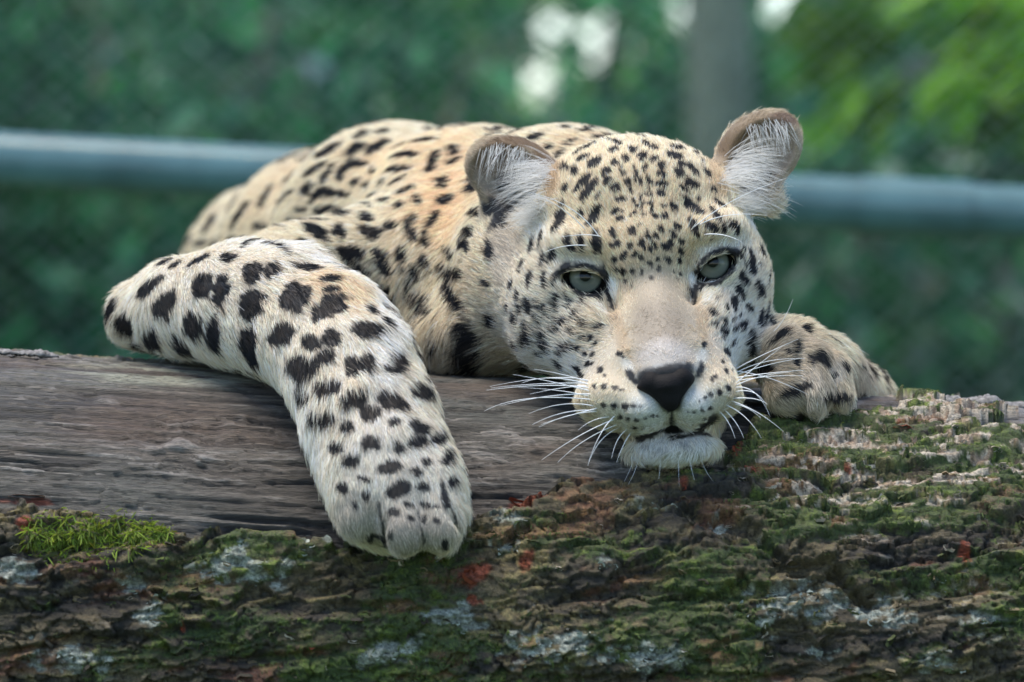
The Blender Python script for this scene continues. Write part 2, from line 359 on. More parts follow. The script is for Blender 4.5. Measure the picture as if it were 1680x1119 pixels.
(740.6,414.5,12,8,60),(762,401.6,14,8,60),(768.5,380,10,6,70),(710.6,358.7,14,6,-60),(678.4,358.7,8,5,70),(685,328.7,11,5,80),(655,337,8,6,0),(659,316,7,6,0),(674,309,9,6,-10),(730,328.7,14,6,-15),(725.6,296.5,11,5,-5),(723.5,305,9,4,0),(712.7,260,12,7,-60),(708.4,277,10,6,-20),(747,247,10,9,0),(747,264,12,5,-30),
(663,253.6,22,5,-5),(659,238.6,13,6,-25),(697.7,230,18,5,-8),(652.6,277,18,6,-8),(652.6,296.5,14,5,-30),(629,298.6,6,5,0),(614,279,10,9,90),(569,275,18,6,-40),(558,290,9,8,60),(590.5,268.6,16,5,10),(584,298.6,9,5,0),(603,302,10,6,-15),(612,320,9,7,-30),(631,328.7,9,6,90),(601,335,12,6,15),(562.6,320,18,5,10),(539,316,9,6,30),(522,320,20,5,-45),
(517.5,277,20,5,-35),(537,286,20,5,-55),(504.6,309,12,7,-55),(479,288,20,6,-40),(466,324,26,8,-50),(436,322,20,8,-60),(393,352,24,7,-55),(384.5,333,18,6,-55),(344,365,20,7,-60),(359,328.7,20,6,-55),(314,376,20,6,-65),(539,247,20,9,-30),(584,245,18,8,-30),(620.5,240.7,20,9,-25),(594.7,221.5,14,5,-30),(629,217,16,4,-5),(513,255.8,14,6,-30),
(779,348,14,9,80),(803,410,16,7,85),(796,461.7,8,5,50),(766,577.5,36,17,75),(805,526,10,8,30),(685,564.6,8,5,60),(715,571,8,5,40),
# far paw; the dark gap between its toes is painted in as a spot
(1275,512.4,12,9,60),(1268.5,530,9,4,60),(1284.6,548,16,7,-35),(1325,540,10,4,45),(1308.7,568.7,12,7,70),(1350.5,588,18,8,60),(1389,602.5,9,4,40),(1366.6,557.4,13,4,35),(1296,578,9,4,30),(1267,564,8,3,10),(1252,607,16,8,-25),(1305.5,639.5,26,7,-25),(1370,652,14,7,-40),(1366.6,617,8,5,-50),(1418,607,20,6,60),(1413,649,8,6,45),(1334,589.6,8,5,50),(1308,594,8,6,70),(1231,594,10,5,-20),
]
# broad colour of the coat: (x, y, rx, ry, tilt, sRGB, strength, softness)
PAINT = [
(690,240,150,60,-5,(234,202,160),.9,.8),(745,300,60,90,0,(232,198,156),.8,.8),(700,330,60,70,0,(232,190,142),.6,.9),(960,225,90,22,0,(222,194,154),.7,.8),(480,290,130,60,-35,(222,196,160),.7,.8),
(770,500,70,110,0,(214,194,160),.75,.9),(720,590,120,40,0,(202,192,172),.7,.8),(640,450,60,70,40,(222,202,168),.6,.9),
(300,500,140,110,-10,(230,217,198),.9,.8),(460,500,140,130,20,(230,215,194),.9,.8),(600,640,130,170,-20,(228,214,194),.95,.8),(660,780,130,110,0,(222,212,198),.9,.8),
(560,470,70,40,20,(230,194,150),.75,.9),(480,400,130,22,12,(238,232,224),.6,.8),(640,520,28,120,-28,(238,232,226),.6,.8),(730,690,26,110,-14,(236,230,222),.5,.8),(500,700,26,120,-16,(236,230,224),.5,.8),
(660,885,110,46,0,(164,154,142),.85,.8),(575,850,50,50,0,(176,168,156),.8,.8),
(1040,330,170,110,7,(228,204,166),.9,.8),(1050,400,70,110,7,(226,200,162),.7,.9),(890,440,80,90,0,(218,206,184),.8,.8),(870,540,90,80,0,(208,200,184),.85,.8),(1220,470,60,120,0,(210,202,188),.85,.8),(1215,560,50,60,0,(220,222,220),.8,.8),
(930,600,60,40,20,(214,212,204),.8,.8),(980,540,46,60,10,(206,190,166),.7,.8),(1160,540,40,60,0,(212,194,172),.7,.8),(1160,600,60,40,0,(226,206,180),.7,.8),(1000,620,60,40,0,(224,206,178),.7,.8),
(1082,520,60,84,7,(168,154,136),.95,.7),(1090,575,60,26,-6,(206,198,190),.9,.8),(1018,545,12,52,-12,(198,174,142),.8,.8),(1152,530,12,48,-8,(198,174,142),.8,.8),(1060,470,60,30,7,(200,184,160),.8,.9),
(1040,690,66,30,8,(226,220,200),.8,.8),(1155,672,52,36,-6,(228,222,206),.8,.8),(1070,680,36,34,0,(230,232,228),.8,.8),(1130,670,30,34,0,(230,232,228),.8,.8),(1092,603,66,9,-8,(228,228,226),.8,.7),(1030,600,9,16,-30,(236,232,222),.8,.7),(1152,585,9,16,20,(236,232,222),.8,.7),
(1104,744,96,34,-4,(230,226,220),1,.8),(1124,733,14,7,40,(160,162,168),.7,.8),(1084,742,16,8,0,(176,178,182),.6,.8),(1060,736,10,7,0,(176,178,182),.6,.8),
(1004,468,9,26,-18,(246,240,226),.95,.7),(1137,452,9,34,6,(246,240,226),.95,.7),(952,486,32,8,28,(236,222,190),.95,.7),(988,506,18,7,40,(236,228,212),.7,.7),(1185,464,30,7,-38,(236,222,190),.95,.7),(1160,488,11,15,20,(236,228,212),.7,.7),
(960,424,40,10,6,(224,214,198),.7,.8),(1172,404,40,10,-16,(224,214,198),.7,.8),(996,425,10,26,-15,(214,190,150),.7,.8),(1132,405,10,26,12,(214,190,150),.7,.8),
(872,362,24,36,-40,(230,224,212),.8,.7),(1225,325,34,34,30,(240,238,236),.95,.7),(822,420,26,60,0,(196,186,172),.8,.8),
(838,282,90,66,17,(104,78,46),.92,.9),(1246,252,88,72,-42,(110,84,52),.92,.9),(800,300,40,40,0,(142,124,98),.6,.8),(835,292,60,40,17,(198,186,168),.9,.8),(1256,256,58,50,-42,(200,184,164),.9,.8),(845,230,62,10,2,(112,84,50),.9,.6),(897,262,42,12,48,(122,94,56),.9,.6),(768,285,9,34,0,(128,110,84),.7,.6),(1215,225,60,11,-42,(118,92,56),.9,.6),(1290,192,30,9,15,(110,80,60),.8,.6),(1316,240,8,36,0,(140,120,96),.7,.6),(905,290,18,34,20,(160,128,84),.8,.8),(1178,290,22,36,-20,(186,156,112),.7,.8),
(835,390,30,40,0,(170,160,146),.6,.8),
(1320,590,95,95,0,(172,158,136),.95,.8),(1330,620,22,20,0,(214,206,196),.4,.7),(1372,612,16,24,30,(216,210,204),.45,.7),(1330,655,40,26,0,(186,176,160),.8,.8),(1420,610,40,60,0,(190,172,150),.8,.8),
]
# black or hairless skin, and toe partings: (x, y, half length, half width, tilt, hair kept 0..1)
SKIN = [
(622,832,22,1.8,84,.45),(628,868,18,2.4,86,.35),(687,850,18,1.6,80,.5),(694,882,18,2.2,82,.35),(733,815,22,1.8,70,.5),(747,852,18,2.0,72,.4),  # toe partings: dark fur there, with the shadow between toes painted in
(922.0,443.5,16.4,4.8,-25,0),(947.0,436.0,16.3,4.8,-9,0),(971.5,438.5,15.3,4.8,21,0),(991.0,454.0,16.9,4.8,54,0),(930.5,467.0,16.2,4.0,43,0),(952.0,481.0,16.1,4.0,23,0),(975.0,485.0,13.7,4.0,-5,0),(992.5,478.0,11.0,4.0,-43,0),(1144.5,444.0,15.5,4.8,-74,0),(1157.0,424.0,14.9,4.8,-42,0),(1177.5,412.0,15.1,4.8,-19,0),(1202.0,410.5,16.4,4.8,11,0),(1149.0,465.0,8.3,4.0,27,0),(1165.0,466.0,12.6,4.0,-11,0),(1184.5,456.5,15.0,4.0,-38,0),(1201.0,436.5,17.8,4.0,-61,0),
(957,461,46,27,15,0),(1174,437,44,27,-24,0),(918,446,15,6,-25,.5),(1209,417,14,5,25,.5),(998,484,5,18,-16,.1),(1142,472,4.5,18,8,.1),(1004,500,3.5,14,-20,.3),(1140,492,3.5,14,4,.3),(982,488,8,4,30,.3),(1150,474,7,4,-40,.3),
(1092,622,54,17,-9,0),(1096,645,26,24,0,0),(1100,668,10,12,0,0),(1036,618,17,7,52,0),(1149,606,17,6,-68,0),(1102,690,4,14,0,.1),
(1102,705,34,9,0,0),(1062,716,32,6,-20,.05),(1146,711,36,4.5,0,.05),(1018,733,30,8,-18,.15),(980,712,26,14,60,.5),(1190,700,22,10,-50,.4),
(845,335,34,16,-10,.3),(800,342,14,10,40,.6),(1286,300,8,9,0,.4),(1250,292,20,10,-10,.5),(820,352,12,28,-20,.6),(838,300,26,22,0,.4),
]
# fur length in millimetres: (x, y, rx, ry, mm)
LEN = [
(1040,330,190,130,5.6),(1060,450,120,120,4.6),(880,480,110,140,6.5),(1220,470,70,140,6.0),(870,585,90,50,11),(1225,580,50,36,9),(1085,530,80,90,2.8),(1010,610,90,70,3.4),(1150,600,80,70,3.4),(1030,670,70,50,3.2),(1140,660,70,50,3.2),
(960,455,60,44,2.4),(1172,435,58,44,2.4),(1104,750,95,34,6.5),(1104,768,90,14,9),(1095,600,70,24,2.4),(840,280,90,66,3.2),(1245,250,90,80,3.2),(872,362,36,40,9),(1222,332,34,30,12),
(400,480,240,120,8),(600,640,150,200,8),(650,820,130,110,6),(660,880,110,50,4.6),(760,600,150,40,19),(640,520,26,120,13),(500,402,130,26,12),(500,690,22,120,12),(738,700,22,110,11),(1320,600,110,90,7),
]
# lie of the fur: (x, y, depth, dx, dy, ddepth, reach px)
FLOW = [
(440,400,.8,-1,.25,.6,200),(600,300,.5,-1,.2,.5,160),(700,250,.42,-1,.15,.4,140),(760,330,.25,-.7,.7,.2,120),(760,480,.15,-.35,1,.05,120),(690,420,.2,-.6,.8,.1,110),(600,400,.18,-.8,.5,.1,110),(860,300,.25,-1,-.1,.3,140),(950,220,.25,-.8,-.5,.5,90),
(480,370,.16,-.5,-.5,.1,70),(220,500,.1,-.6,.5,-.1,70),(300,500,.05,.5,.6,-.3,100),(420,490,0,.8,.5,-.3,110),(520,540,-.05,.6,.9,-.2,110),(580,620,-.1,.4,1,-.15,120),(620,720,-.13,.28,1,-.1,120),(650,830,-.14,.12,1,-.05,120),(690,900,-.15,.05,1,.1,60),
(1290,540,.0,.4,.8,-.2,90),(1340,600,-.02,.3,1,-.2,80),(1420,620,.12,.7,.8,.1,80),
(820,270,.07,-.8,-.6,.1,60),(1270,230,.07,.7,-.7,.1,60),
]

def srgb(c):
    c = np.asarray(c, dtype=float) / 255.0
    return np.where(c <= 0.04045, c / 12.92, ((c + 0.055) / 1.055) ** 2.4)

CAMP = np.array([0.0, -D, ZC])
class Decals:
    """ellipses laid out on the animal, turned into tangent frames on its surface"""
    def __init__(self, bvh, items):
        self.rows = []
        for it in items:
            px, py, a, b, tilt = it[:5]
            d = P(px, py, 0.0) - CAMP; d /= np.linalg.norm(d)
            h, n, _, _ = bvh.ray_cast(Vector(CAMP), Vector(d))
            if h is None: continue
            h, n = np.array(h), np.array(n)
            def onplane(qx, qy):
                e = P(qx, qy, 0.0) - CAMP
                den = e @ n
                if abs(den) < 1e-6: den = -1e-6
                return CAMP + e * (((h - CAMP) @ n) / den)
            t = math.radians(tilt); ct, st = math.cos(t), math.sin(t)
            sc = np.linalg.norm(h - CAMP) / D
            U = (onplane(px + .1 * ct, py + .1 * st) - h) * 10; W = (onplane(px - .1 * st, py + .1 * ct) - h) * 10
            lim = 2.2 * S * sc
            for q in (U, W):
                l = np.linalg.norm(q)
                if l > lim: q *= lim / l
            if it[5:] == () and h[1] > .14: a, b = a * 1.08, b * 1.02
            U = U * a; W = W * b
            M = np.stack([U, W, n * max(np.linalg.norm(U), np.linalg.norm(W)) * 1.15], 1)
            if abs(np.linalg.det(M)) < 1e-13: continue
            self.rows.append((h, n, np.linalg.inv(M), max(np.linalg.norm(U), np.linalg.norm(W)), it))
    def each(self, p, nrm, order, xs, margin=1.9):
        for h, n, Mi, r, it in self.rows:
            i0, i1 = np.searchsorted(xs, [h[0] - r * margin, h[0] + r * margin])
            idx = order[i0:i1]
            if len(idx) == 0: continue
            q = p[idx] - h
            m = (np.abs(q) < r * margin).all(1)
            idx, q = idx[m], q[m]
            if len(idx) == 0: continue
            c = q @ Mi.T
            rad = np.sqrt((c * c).sum(1))
            rad = np.where((nrm[idx] @ n) < -0.3, 9.0, rad)
            yield idx, rad, it

def coat(p, nrm, dec, extra):
    """linear colour, fur length (m) and keep factor at points of the skin"""
    order = np.argsort(p[:, 0]); xs = p[order, 0]
    N = len(p)
    col = np.tile(srgb((218, 203, 172)), (N, 1)); L = np.full(N, 8.5); keep = np.ones(N)
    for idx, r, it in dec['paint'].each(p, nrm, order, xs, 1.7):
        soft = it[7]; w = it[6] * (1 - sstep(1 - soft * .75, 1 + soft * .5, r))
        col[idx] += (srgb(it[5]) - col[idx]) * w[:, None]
    for idx, r, it in dec['len'].each(p, nrm, order, xs, 1.5):
        w = 1 - sstep(.6, 1.25, r); L[idx] += (it[5] - L[idx]) * w
    wob = vnoise(p * 420, 3) * .22 + vnoise(p * 150, 5) * .22
    dark = np.zeros(N); brown = np.zeros(N)
    for idx, r, it in dec['spots'].each(p, nrm, order, xs, 1.6):
        d = 1 - sstep(.86, 1.06, r + wob[idx] * min(1, it[3] / 8))
        dark[idx] = np.maximum(dark[idx], d)
        if it[2] > 15 and it[3] > 11:
            brown[idx] = np.maximum(brown[idx], 1 - sstep(.15, .7, r + wob[idx]))
    for h, rr, nn in extra:
        i0, i1 = np.searchsorted(xs, [h[0] - rr * 1.5, h[0] + rr * 1.5]); idx = order[i0:i1]
        q = p[idx] - h; dd = np.sqrt((q * q).sum(1)); m = dd < rr * 1.5; idx, dd, q = idx[m], dd[m], q[m]
        ring = 1 - sstep(.25, .42, np.abs(dd / rr + wob[idx] * .7 - .78)); gap = sstep(-.25, .05, vnoise(p[idx] * 110, 9) + .12)
        dark[idx] = np.maximum(dark[idx], ring * gap)
    spot = np.array([0.010, 0.009, 0.010]) + brown[:, None] * np.array([0.022, 0.014, 0.007])
    col = col + (spot - col) * dark[:, None]
    skin = np.zeros(N)
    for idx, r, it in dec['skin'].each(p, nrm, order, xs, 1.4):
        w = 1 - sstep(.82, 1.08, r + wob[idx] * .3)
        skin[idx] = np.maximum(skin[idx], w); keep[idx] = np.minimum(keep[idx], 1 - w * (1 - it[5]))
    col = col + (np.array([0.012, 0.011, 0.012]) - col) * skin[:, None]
    return col, L / 1000.0, keep, dark

def flow_at(p, nrm):
    nose = P(1094, 625, -0.02)
    d = np.zeros_like(p); wsum = np.zeros(len(p))
    hc = P(1050, 470, 0.03)
    head = 1 - sstep(.098, .135, np.sqrt((((p - hc) * np.array([.92, .9, .9])) ** 2).sum(1)))
    q = p - nose; q = q / (np.linalg.norm(q, axis=1, keepdims=True) + 1e-9)
    d += q * (head * 3)[:, None]
    for px, py, y, dx, dy, dz, r in FLOW:
        c = P(px, py, y); v = np.array([dx, dz, -dy], float); v /= np.linalg.norm(v)
        w = np.exp(-((p - c) ** 2).sum(1) / (RR(r, y) ** 2)) * (1 - head * .8)
        d += v * w[:, None]
    d += np.array([-.5, .4, -.3]) * 0.002
    d -= nrm * (d * nrm).sum(1, keepdims=True)
    return d / (np.linalg.norm(d, axis=1, keepdims=True) + 1e-12)

# ---- materials of the animal
def mat_new(name):
    m = bpy.data.materials.new(name); m.use_nodes = True
    return m, m.node_tree.nodes, m.node_tree.links, m.node_tree.nodes['Principled BSDF']

def mat_skin():
    m, n, l, b = mat_new('leopard_skin')
    a = n.new('ShaderNodeAttribute'); a.attribute_name = 'coat'
    t = n.new('ShaderNodeTexNoise'); t.inputs['Scale'].default_value = 900; t.inputs['Detail'].default_value = 3
    mx = n.new('ShaderNodeMix'); mx.data_type = 'RGBA'; mx.blend_type = 'MULTIPLY'; mx.inputs[0].default_value = .5
    l.new(a.outputs['Color'], mx.inputs[6]); l.new(t.outputs['Fac'], mx.inputs[7]); l.new(mx.outputs[2], b.inputs['Base Color'])
    b.inputs['Roughness'].default_value = .62
    bp = n.new('ShaderNodeBump'); bp.inputs['Strength'].default_value = .4; bp.inputs['Distance'].default_value = .001
    l.new(t.outputs['Fac'], bp.inputs['Height']); l.new(bp.outputs[0], b.inputs['Normal'])
    return m

def mat_fur(name='leopard_fur'):
    m = bpy.data.materials.new(name); m.use_nodes = True
    n, l = m.node_tree.nodes, m.node_tree.links
    n.remove(n['Principled BSDF'])
    a = n.new('ShaderNodeAttribute'); a.attribute_name = 'hair_colour'
    d = n.new('ShaderNodeBsdfDiffuse'); tr = n.new('ShaderNodeBsdfTranslucent')
    l.new(a.outputs['Color'], d.inputs['Color']); l.new(a.outputs['Color'], tr.inputs['Color'])
    h = n.new('ShaderNodeBsdfHair'); h.component = 'Reflection'; h.inputs['RoughnessU'].default_value = .35; h.inputs['RoughnessV'].default_value = .6
    h.inputs['Color'].default_value = (.55, .6, .68, 1)
    m1 = n.new('ShaderNodeMixShader'); m1.inputs[0].default_value = .35
    l.new(d.outputs[0], m1.inputs[1]); l.new(tr.outputs[0], m1.inputs[2])
    m2 = n.new('ShaderNodeMixShader'); m2.inputs[0].default_value = .035
    l.new(m1.outputs[0], m2.inputs[1]); l.new(h.outputs[0], m2.inputs[2])
    l.new(m2.outputs[0], n['Material Output'].inputs['Surface'])
    return m

def hair_object(name, pts, radius, colour, mat, parent):
    """pts (N, K, 3), radius (N, K), colour (N, 3): one Curves object"""
    N, K = pts.shape[:2]
    hc = bpy.data.hair_curves.new(name)
    hc.add_curves([K] * N)
    hc.attributes['position'].data.foreach_set('vector', pts.astype(np.float32).ravel())
    ra = hc.attributes.get('radius') or hc.attributes.new('radius', 'FLOAT', 'POINT')
    ra.data.foreach_set('value', radius.astype(np.float32).ravel())
    ca = hc.attributes.new('hair_colour', 'FLOAT_COLOR', 'CURVE')
    ca.data.foreach_set('color', np.concatenate([colour, np.ones((N, 1))], 1).astype(np.float32).ravel())
    hc.materials.append(mat)
    o = bpy.data.objects.new(name, hc); COL.objects.link(o)
    if parent: o.parent = parent
    return o

def grow(root, nrm, tan, L, lift, bend, K=5, droop=0.0):
    t = np.linspace(0, 1, K)[None, :, None]
    n_, t_, l_ = nrm[:, None, :], tan[:, None, :], L[:, None, None]
    sa, ca = np.sin(lift)[:, None, None], np.cos(lift)[:, None, None]
    pts = root[:, None, :] + l_ * (t_ * ca * (t + .12 * t * t) + n_ * sa * (t - bend[:, None, None] * t * t))
    pts[..., 2] -= droop * (L[:, None] * t[..., 0] ** 2)
    return pts

SAT = 0.70
def make_leopard(n_fur):
    leo = empty('leopard', tuple(P(700, 600, 0.25)))
    tag(leo, 'spotted leopard sprawled over the log, chin down, one foreleg hanging', 'leopard')
    inv = -np.array(leo.location)
    V, Q = build_body_sdf().mesh((-0.36, -0.2, 0.25), (0.32, 1.15, 0.78), 0.0025)
    nrm = vnormals(V, Q)
    bvh = BVHTree.FromPolygons([tuple(v) for v in V], Q.tolist())
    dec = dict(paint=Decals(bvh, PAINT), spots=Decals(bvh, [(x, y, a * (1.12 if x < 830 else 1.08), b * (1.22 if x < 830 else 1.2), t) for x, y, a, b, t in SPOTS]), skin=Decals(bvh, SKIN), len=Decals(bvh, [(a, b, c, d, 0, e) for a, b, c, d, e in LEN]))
    # rosettes on the flanks that face away from the camera
    extra = []; taken = [r[0] for r in dec['spots'].rows]
    cand = rng.permutation(len(V))[:6000]
    vis = nrm @ np.array([0, -1.0, 0.0])
    for i in cand:
        p = V[i]
        if np.linalg.norm(p - P(1060, 480, 0.02)) < .15 or min(np.linalg.norm(p - P(835, 285, .09)), np.linalg.norm(p - P(1248, 260, .09))) < .055: continue
        if vis[i] > .12:
            dd = p - CAMP; hh = bvh.ray_cast(Vector(CAMP), Vector(dd).normalized())[3]
            if hh is not None and hh > np.linalg.norm(dd) - .012: continue
        near = p[1] < .12
        if min(np.sum((np.array(taken) - p) ** 2, 1)) < (0.021 if near else 0.032) ** 2: continue
        extra.append((p, (.008 if near else .016) * (0.8 + .5 * rng.random()), nrm[i])); taken.append(p)
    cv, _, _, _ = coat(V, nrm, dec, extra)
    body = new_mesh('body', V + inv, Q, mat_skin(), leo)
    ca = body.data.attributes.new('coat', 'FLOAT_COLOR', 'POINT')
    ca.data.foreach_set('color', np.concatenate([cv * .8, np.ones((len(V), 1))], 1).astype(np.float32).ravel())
    # ---- fur
    dec0 = Decals(bvh, [])
    T = np.concatenate([Q[:, [0, 1, 2]], Q[:, [0, 2, 3]]])
    A = np.linalg.norm(np.cross(V[T[:, 1]] - V[T[:, 0]], V[T[:, 2]] - V[T[:, 0]]), axis=1) * .5
    tn = nrm[T[:, 0]]; tc = V[T[:, 0]]
    view = CAMP - tc; view /= np.linalg.norm(view, axis=1, keepdims=True)
    face = (tn * view).sum(1)
    hd = np.linalg.norm(tc - P(1060, 480, 0.0), axis=1)
    w = A * (0.16 + 0.84 * sstep(-.45, -.1, face)) * (1 + 1.3 * (1 - sstep(.09, .14, hd))) * (1 - .5 * sstep(.25, .7, tc[:, 1]))
    w *= np.where(tc[:, 2] < ZC - .16, np.where(tc[:, 1] > 0.02, .0, 1), 1)
    tri = rng.choice(len(T), n_fur, p=w / w.sum())
    r1, r2 = np.sqrt(rng.random(n_fur)), rng.random(n_fur)
    bc = np.stack([1 - r1, r1 * (1 - r2), r1 * r2], 1)
    root = (V[T[tri]] * bc[..., None]).sum(1); rn = (nrm[T[tri]] * bc[..., None]).sum(1); rn /= np.linalg.norm(rn, axis=1, keepdims=True)
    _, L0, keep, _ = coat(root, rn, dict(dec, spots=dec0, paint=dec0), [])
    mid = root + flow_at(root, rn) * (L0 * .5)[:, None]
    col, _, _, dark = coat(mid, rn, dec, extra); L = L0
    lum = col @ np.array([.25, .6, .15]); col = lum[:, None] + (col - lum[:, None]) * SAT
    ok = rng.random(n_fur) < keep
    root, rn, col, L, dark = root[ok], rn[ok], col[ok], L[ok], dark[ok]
    tan = flow_at(root, rn)
    N = len(root)
    side = np.cross(rn, tan)
    sw = vnoise(root * 55, 21) * .25 + vnoise(root * 230, 22) * .22 + rng.normal(0, .14, N)
    tan = tan * np.cos(sw)[:, None] + side * np.sin(sw)[:, None]
    lift = np.clip(.46 + vnoise(root * 180, 23) * .12 + rng.normal(0, .09, N), .18, .9)
    lift = lift + .3 * np.exp(-((root - P(1104, 755, -.06)) ** 2).sum(1) / .032 ** 2)
    L = L * np.clip(rng.normal(1, .17, N), .5, 1.6) * (1 + .18 * vnoise(root * 260, 24))
    pts = grow(root - rn * .0006, rn, tan, L, lift, np.full(N, .45), 5, .05)
    # locks of fur lean together
    cell = np.stack([vnoise(root * 330, 31 + i) for i in range(3)], 1) * (L * .13)[:, None]
    tt = (np.linspace(0, 1, 5) ** 2)[None, :, None]
    pts += cell[:, None, :] * tt
    r0 = np.clip(.00010 + L * .0045, .00010, .00017)
    rad = r0[:, None] * np.array([1, 1, .85, .6, .15])[None]
    var = np.exp(rng.normal(0, .24, N) + .10 * vnoise(root * 120, 41))
    col = np.clip(col * np.array([1.30, 1.25, 1.17]) * var[:, None], 0, .93)
    pale = (rng.random(N) < .03) & (dark < .5)
    col[pale] = np.clip(col[pale] * 1.25 + .04, 0, .93)
    hair_object('fur', pts + inv, rad, col, mat_fur(), leo)
    # ---- long pale tufts inside the ears
    def tuft(specs, name):
        R, Nn, Tn, LL = [], [], [], []
        for (x0, y0, x1, y1, dx, dy, dz, l, n) in specs:
            for _ in range(int(n * 2.2)):
                s_, = rng.random(1)
                px = x0 + (x1 - x0) * s_ + rng.normal(0, 6); py = y0 + (y1 - y0) * s_ + rng.normal(0, 6)
                d = P(px, py) - CAMP; h, n_, _, _ = bvh.ray_cast(Vector(CAMP), Vector(d).normalized())
                if h is None or h[1] > .13: continue
                v = np.array([dx, dz, -dy]) + rng.normal(0, .28, 3); v /= np.linalg.norm(v)
                R.append(np.array(h)); Nn.append(np.array([0, -1.0, -.15])); Tn.append(v); LL.append(l / 1000 * rng.uniform(.55, 1.15))
        R, Nn, Tn, LL = map(np.array, (R, Nn, Tn, LL))
        pts = grow(R, Nn, Tn, LL, rng.uniform(.2, .6, len(R)), rng.uniform(.5, 1.0, len(R)), 6, .30)
        rad = np.array([1, 1, .9, .75, .5, .12])[None] * rng.uniform(.00011, .00018, len(R))[:, None]
        c = srgb((238, 236, 230)) * rng.uniform(.75, 1.05, (len(R), 1)); c = np.clip(c, 0, .93)
        hair_object(name, pts + inv, rad, c, bpy.data.materials['leopard_fur'], leo)
    tuft([(905, 265, 885, 318, -1, -.15, -.3, 34, 150), (870, 250, 800, 235, -.4, .9, -.25, 20, 45), (896, 330, 868, 366, -.7, -.35, -.4, 20, 130), (850, 300, 880, 330, -1, .3, -.4, 24, 30)], 'ear_tuft')
    tuft([(1188, 300, 1210, 255, 1, -.35, -.3, 36, 160), (1205, 310, 1232, 318, 1, -.12, -.4, 30, 70), (1205, 330, 1236, 345, .8, -.5, -.4, 18, 120), (1230, 205, 1290, 200, .3, .9, -.25, 18, 35)], 'ear_tuft')
    return leo, inv, bvh

# ---- eyes, nose, whiskers
def mat_eye():
    m, n, l, b = mat_new('leopard_eye')
    tc = n.new('ShaderNodeTexCoord'); sx = n.new('ShaderNodeSeparateXYZ'); l.new(tc.outputs['Object'], sx.inputs[0])
    cb = n.new('ShaderNodeCombineXYZ'); l.new(sx.outputs[0], cb.inputs[0]); l.new(sx.outputs[2], cb.inputs[2])
    ln = n.new('ShaderNodeVectorMath'); ln.operation = 'LENGTH'; l.new(cb.outputs[0], ln.inputs[0])
    dv = n.new('ShaderNodeMath'); dv.operation = 'DIVIDE'; dv.inputs[1].default_value = RR(28); l.new(ln.outputs['Value'], dv.inputs[0])
    nz = n.new('ShaderNodeTexNoise'); nz.inputs['Scale'].default_value = 700; l.new(tc.outputs['Object'], nz.inputs['Vector'])
    ad = n.new('ShaderNodeMath'); ad.operation = 'MULTIPLY_ADD'; l.new(nz.outputs['Fac'], ad.inputs[0]); ad.inputs[1].default_value = .06; l.new(dv.outputs[0], ad.inputs[2])
    r = n.new('ShaderNodeValToRGB'); l.new(ad.outputs[0], r.inputs[0])
    e = r.color_ramp.elements
    e[0].position = .0; e[0].color = (.006, .008, .008, 1); e[1].position = 1.0; e[1].color = (.006, .006, .007, 1)
    for pos, c in ((.34, (.003, .004, .004)), (.42, (.080, .088, .072)), (.62, (.150, .162, .132)), (.86, (.170, .184, .150)), (.97, (.03, .04, .035))):
        k = e.new(pos); k.color = (*c, 1)
    l.new(r.outputs[0], b.inputs['Base Color']); b.inputs['Roughness'].default_value = .25
    b.inputs['Coat Weight'].default_value = .6; b.inputs['Specular IOR Level'].default_value = 0; b.inputs['Coat Roughness'].default_value = .02; b.inputs['IOR'].default_value = 1.38
    return m

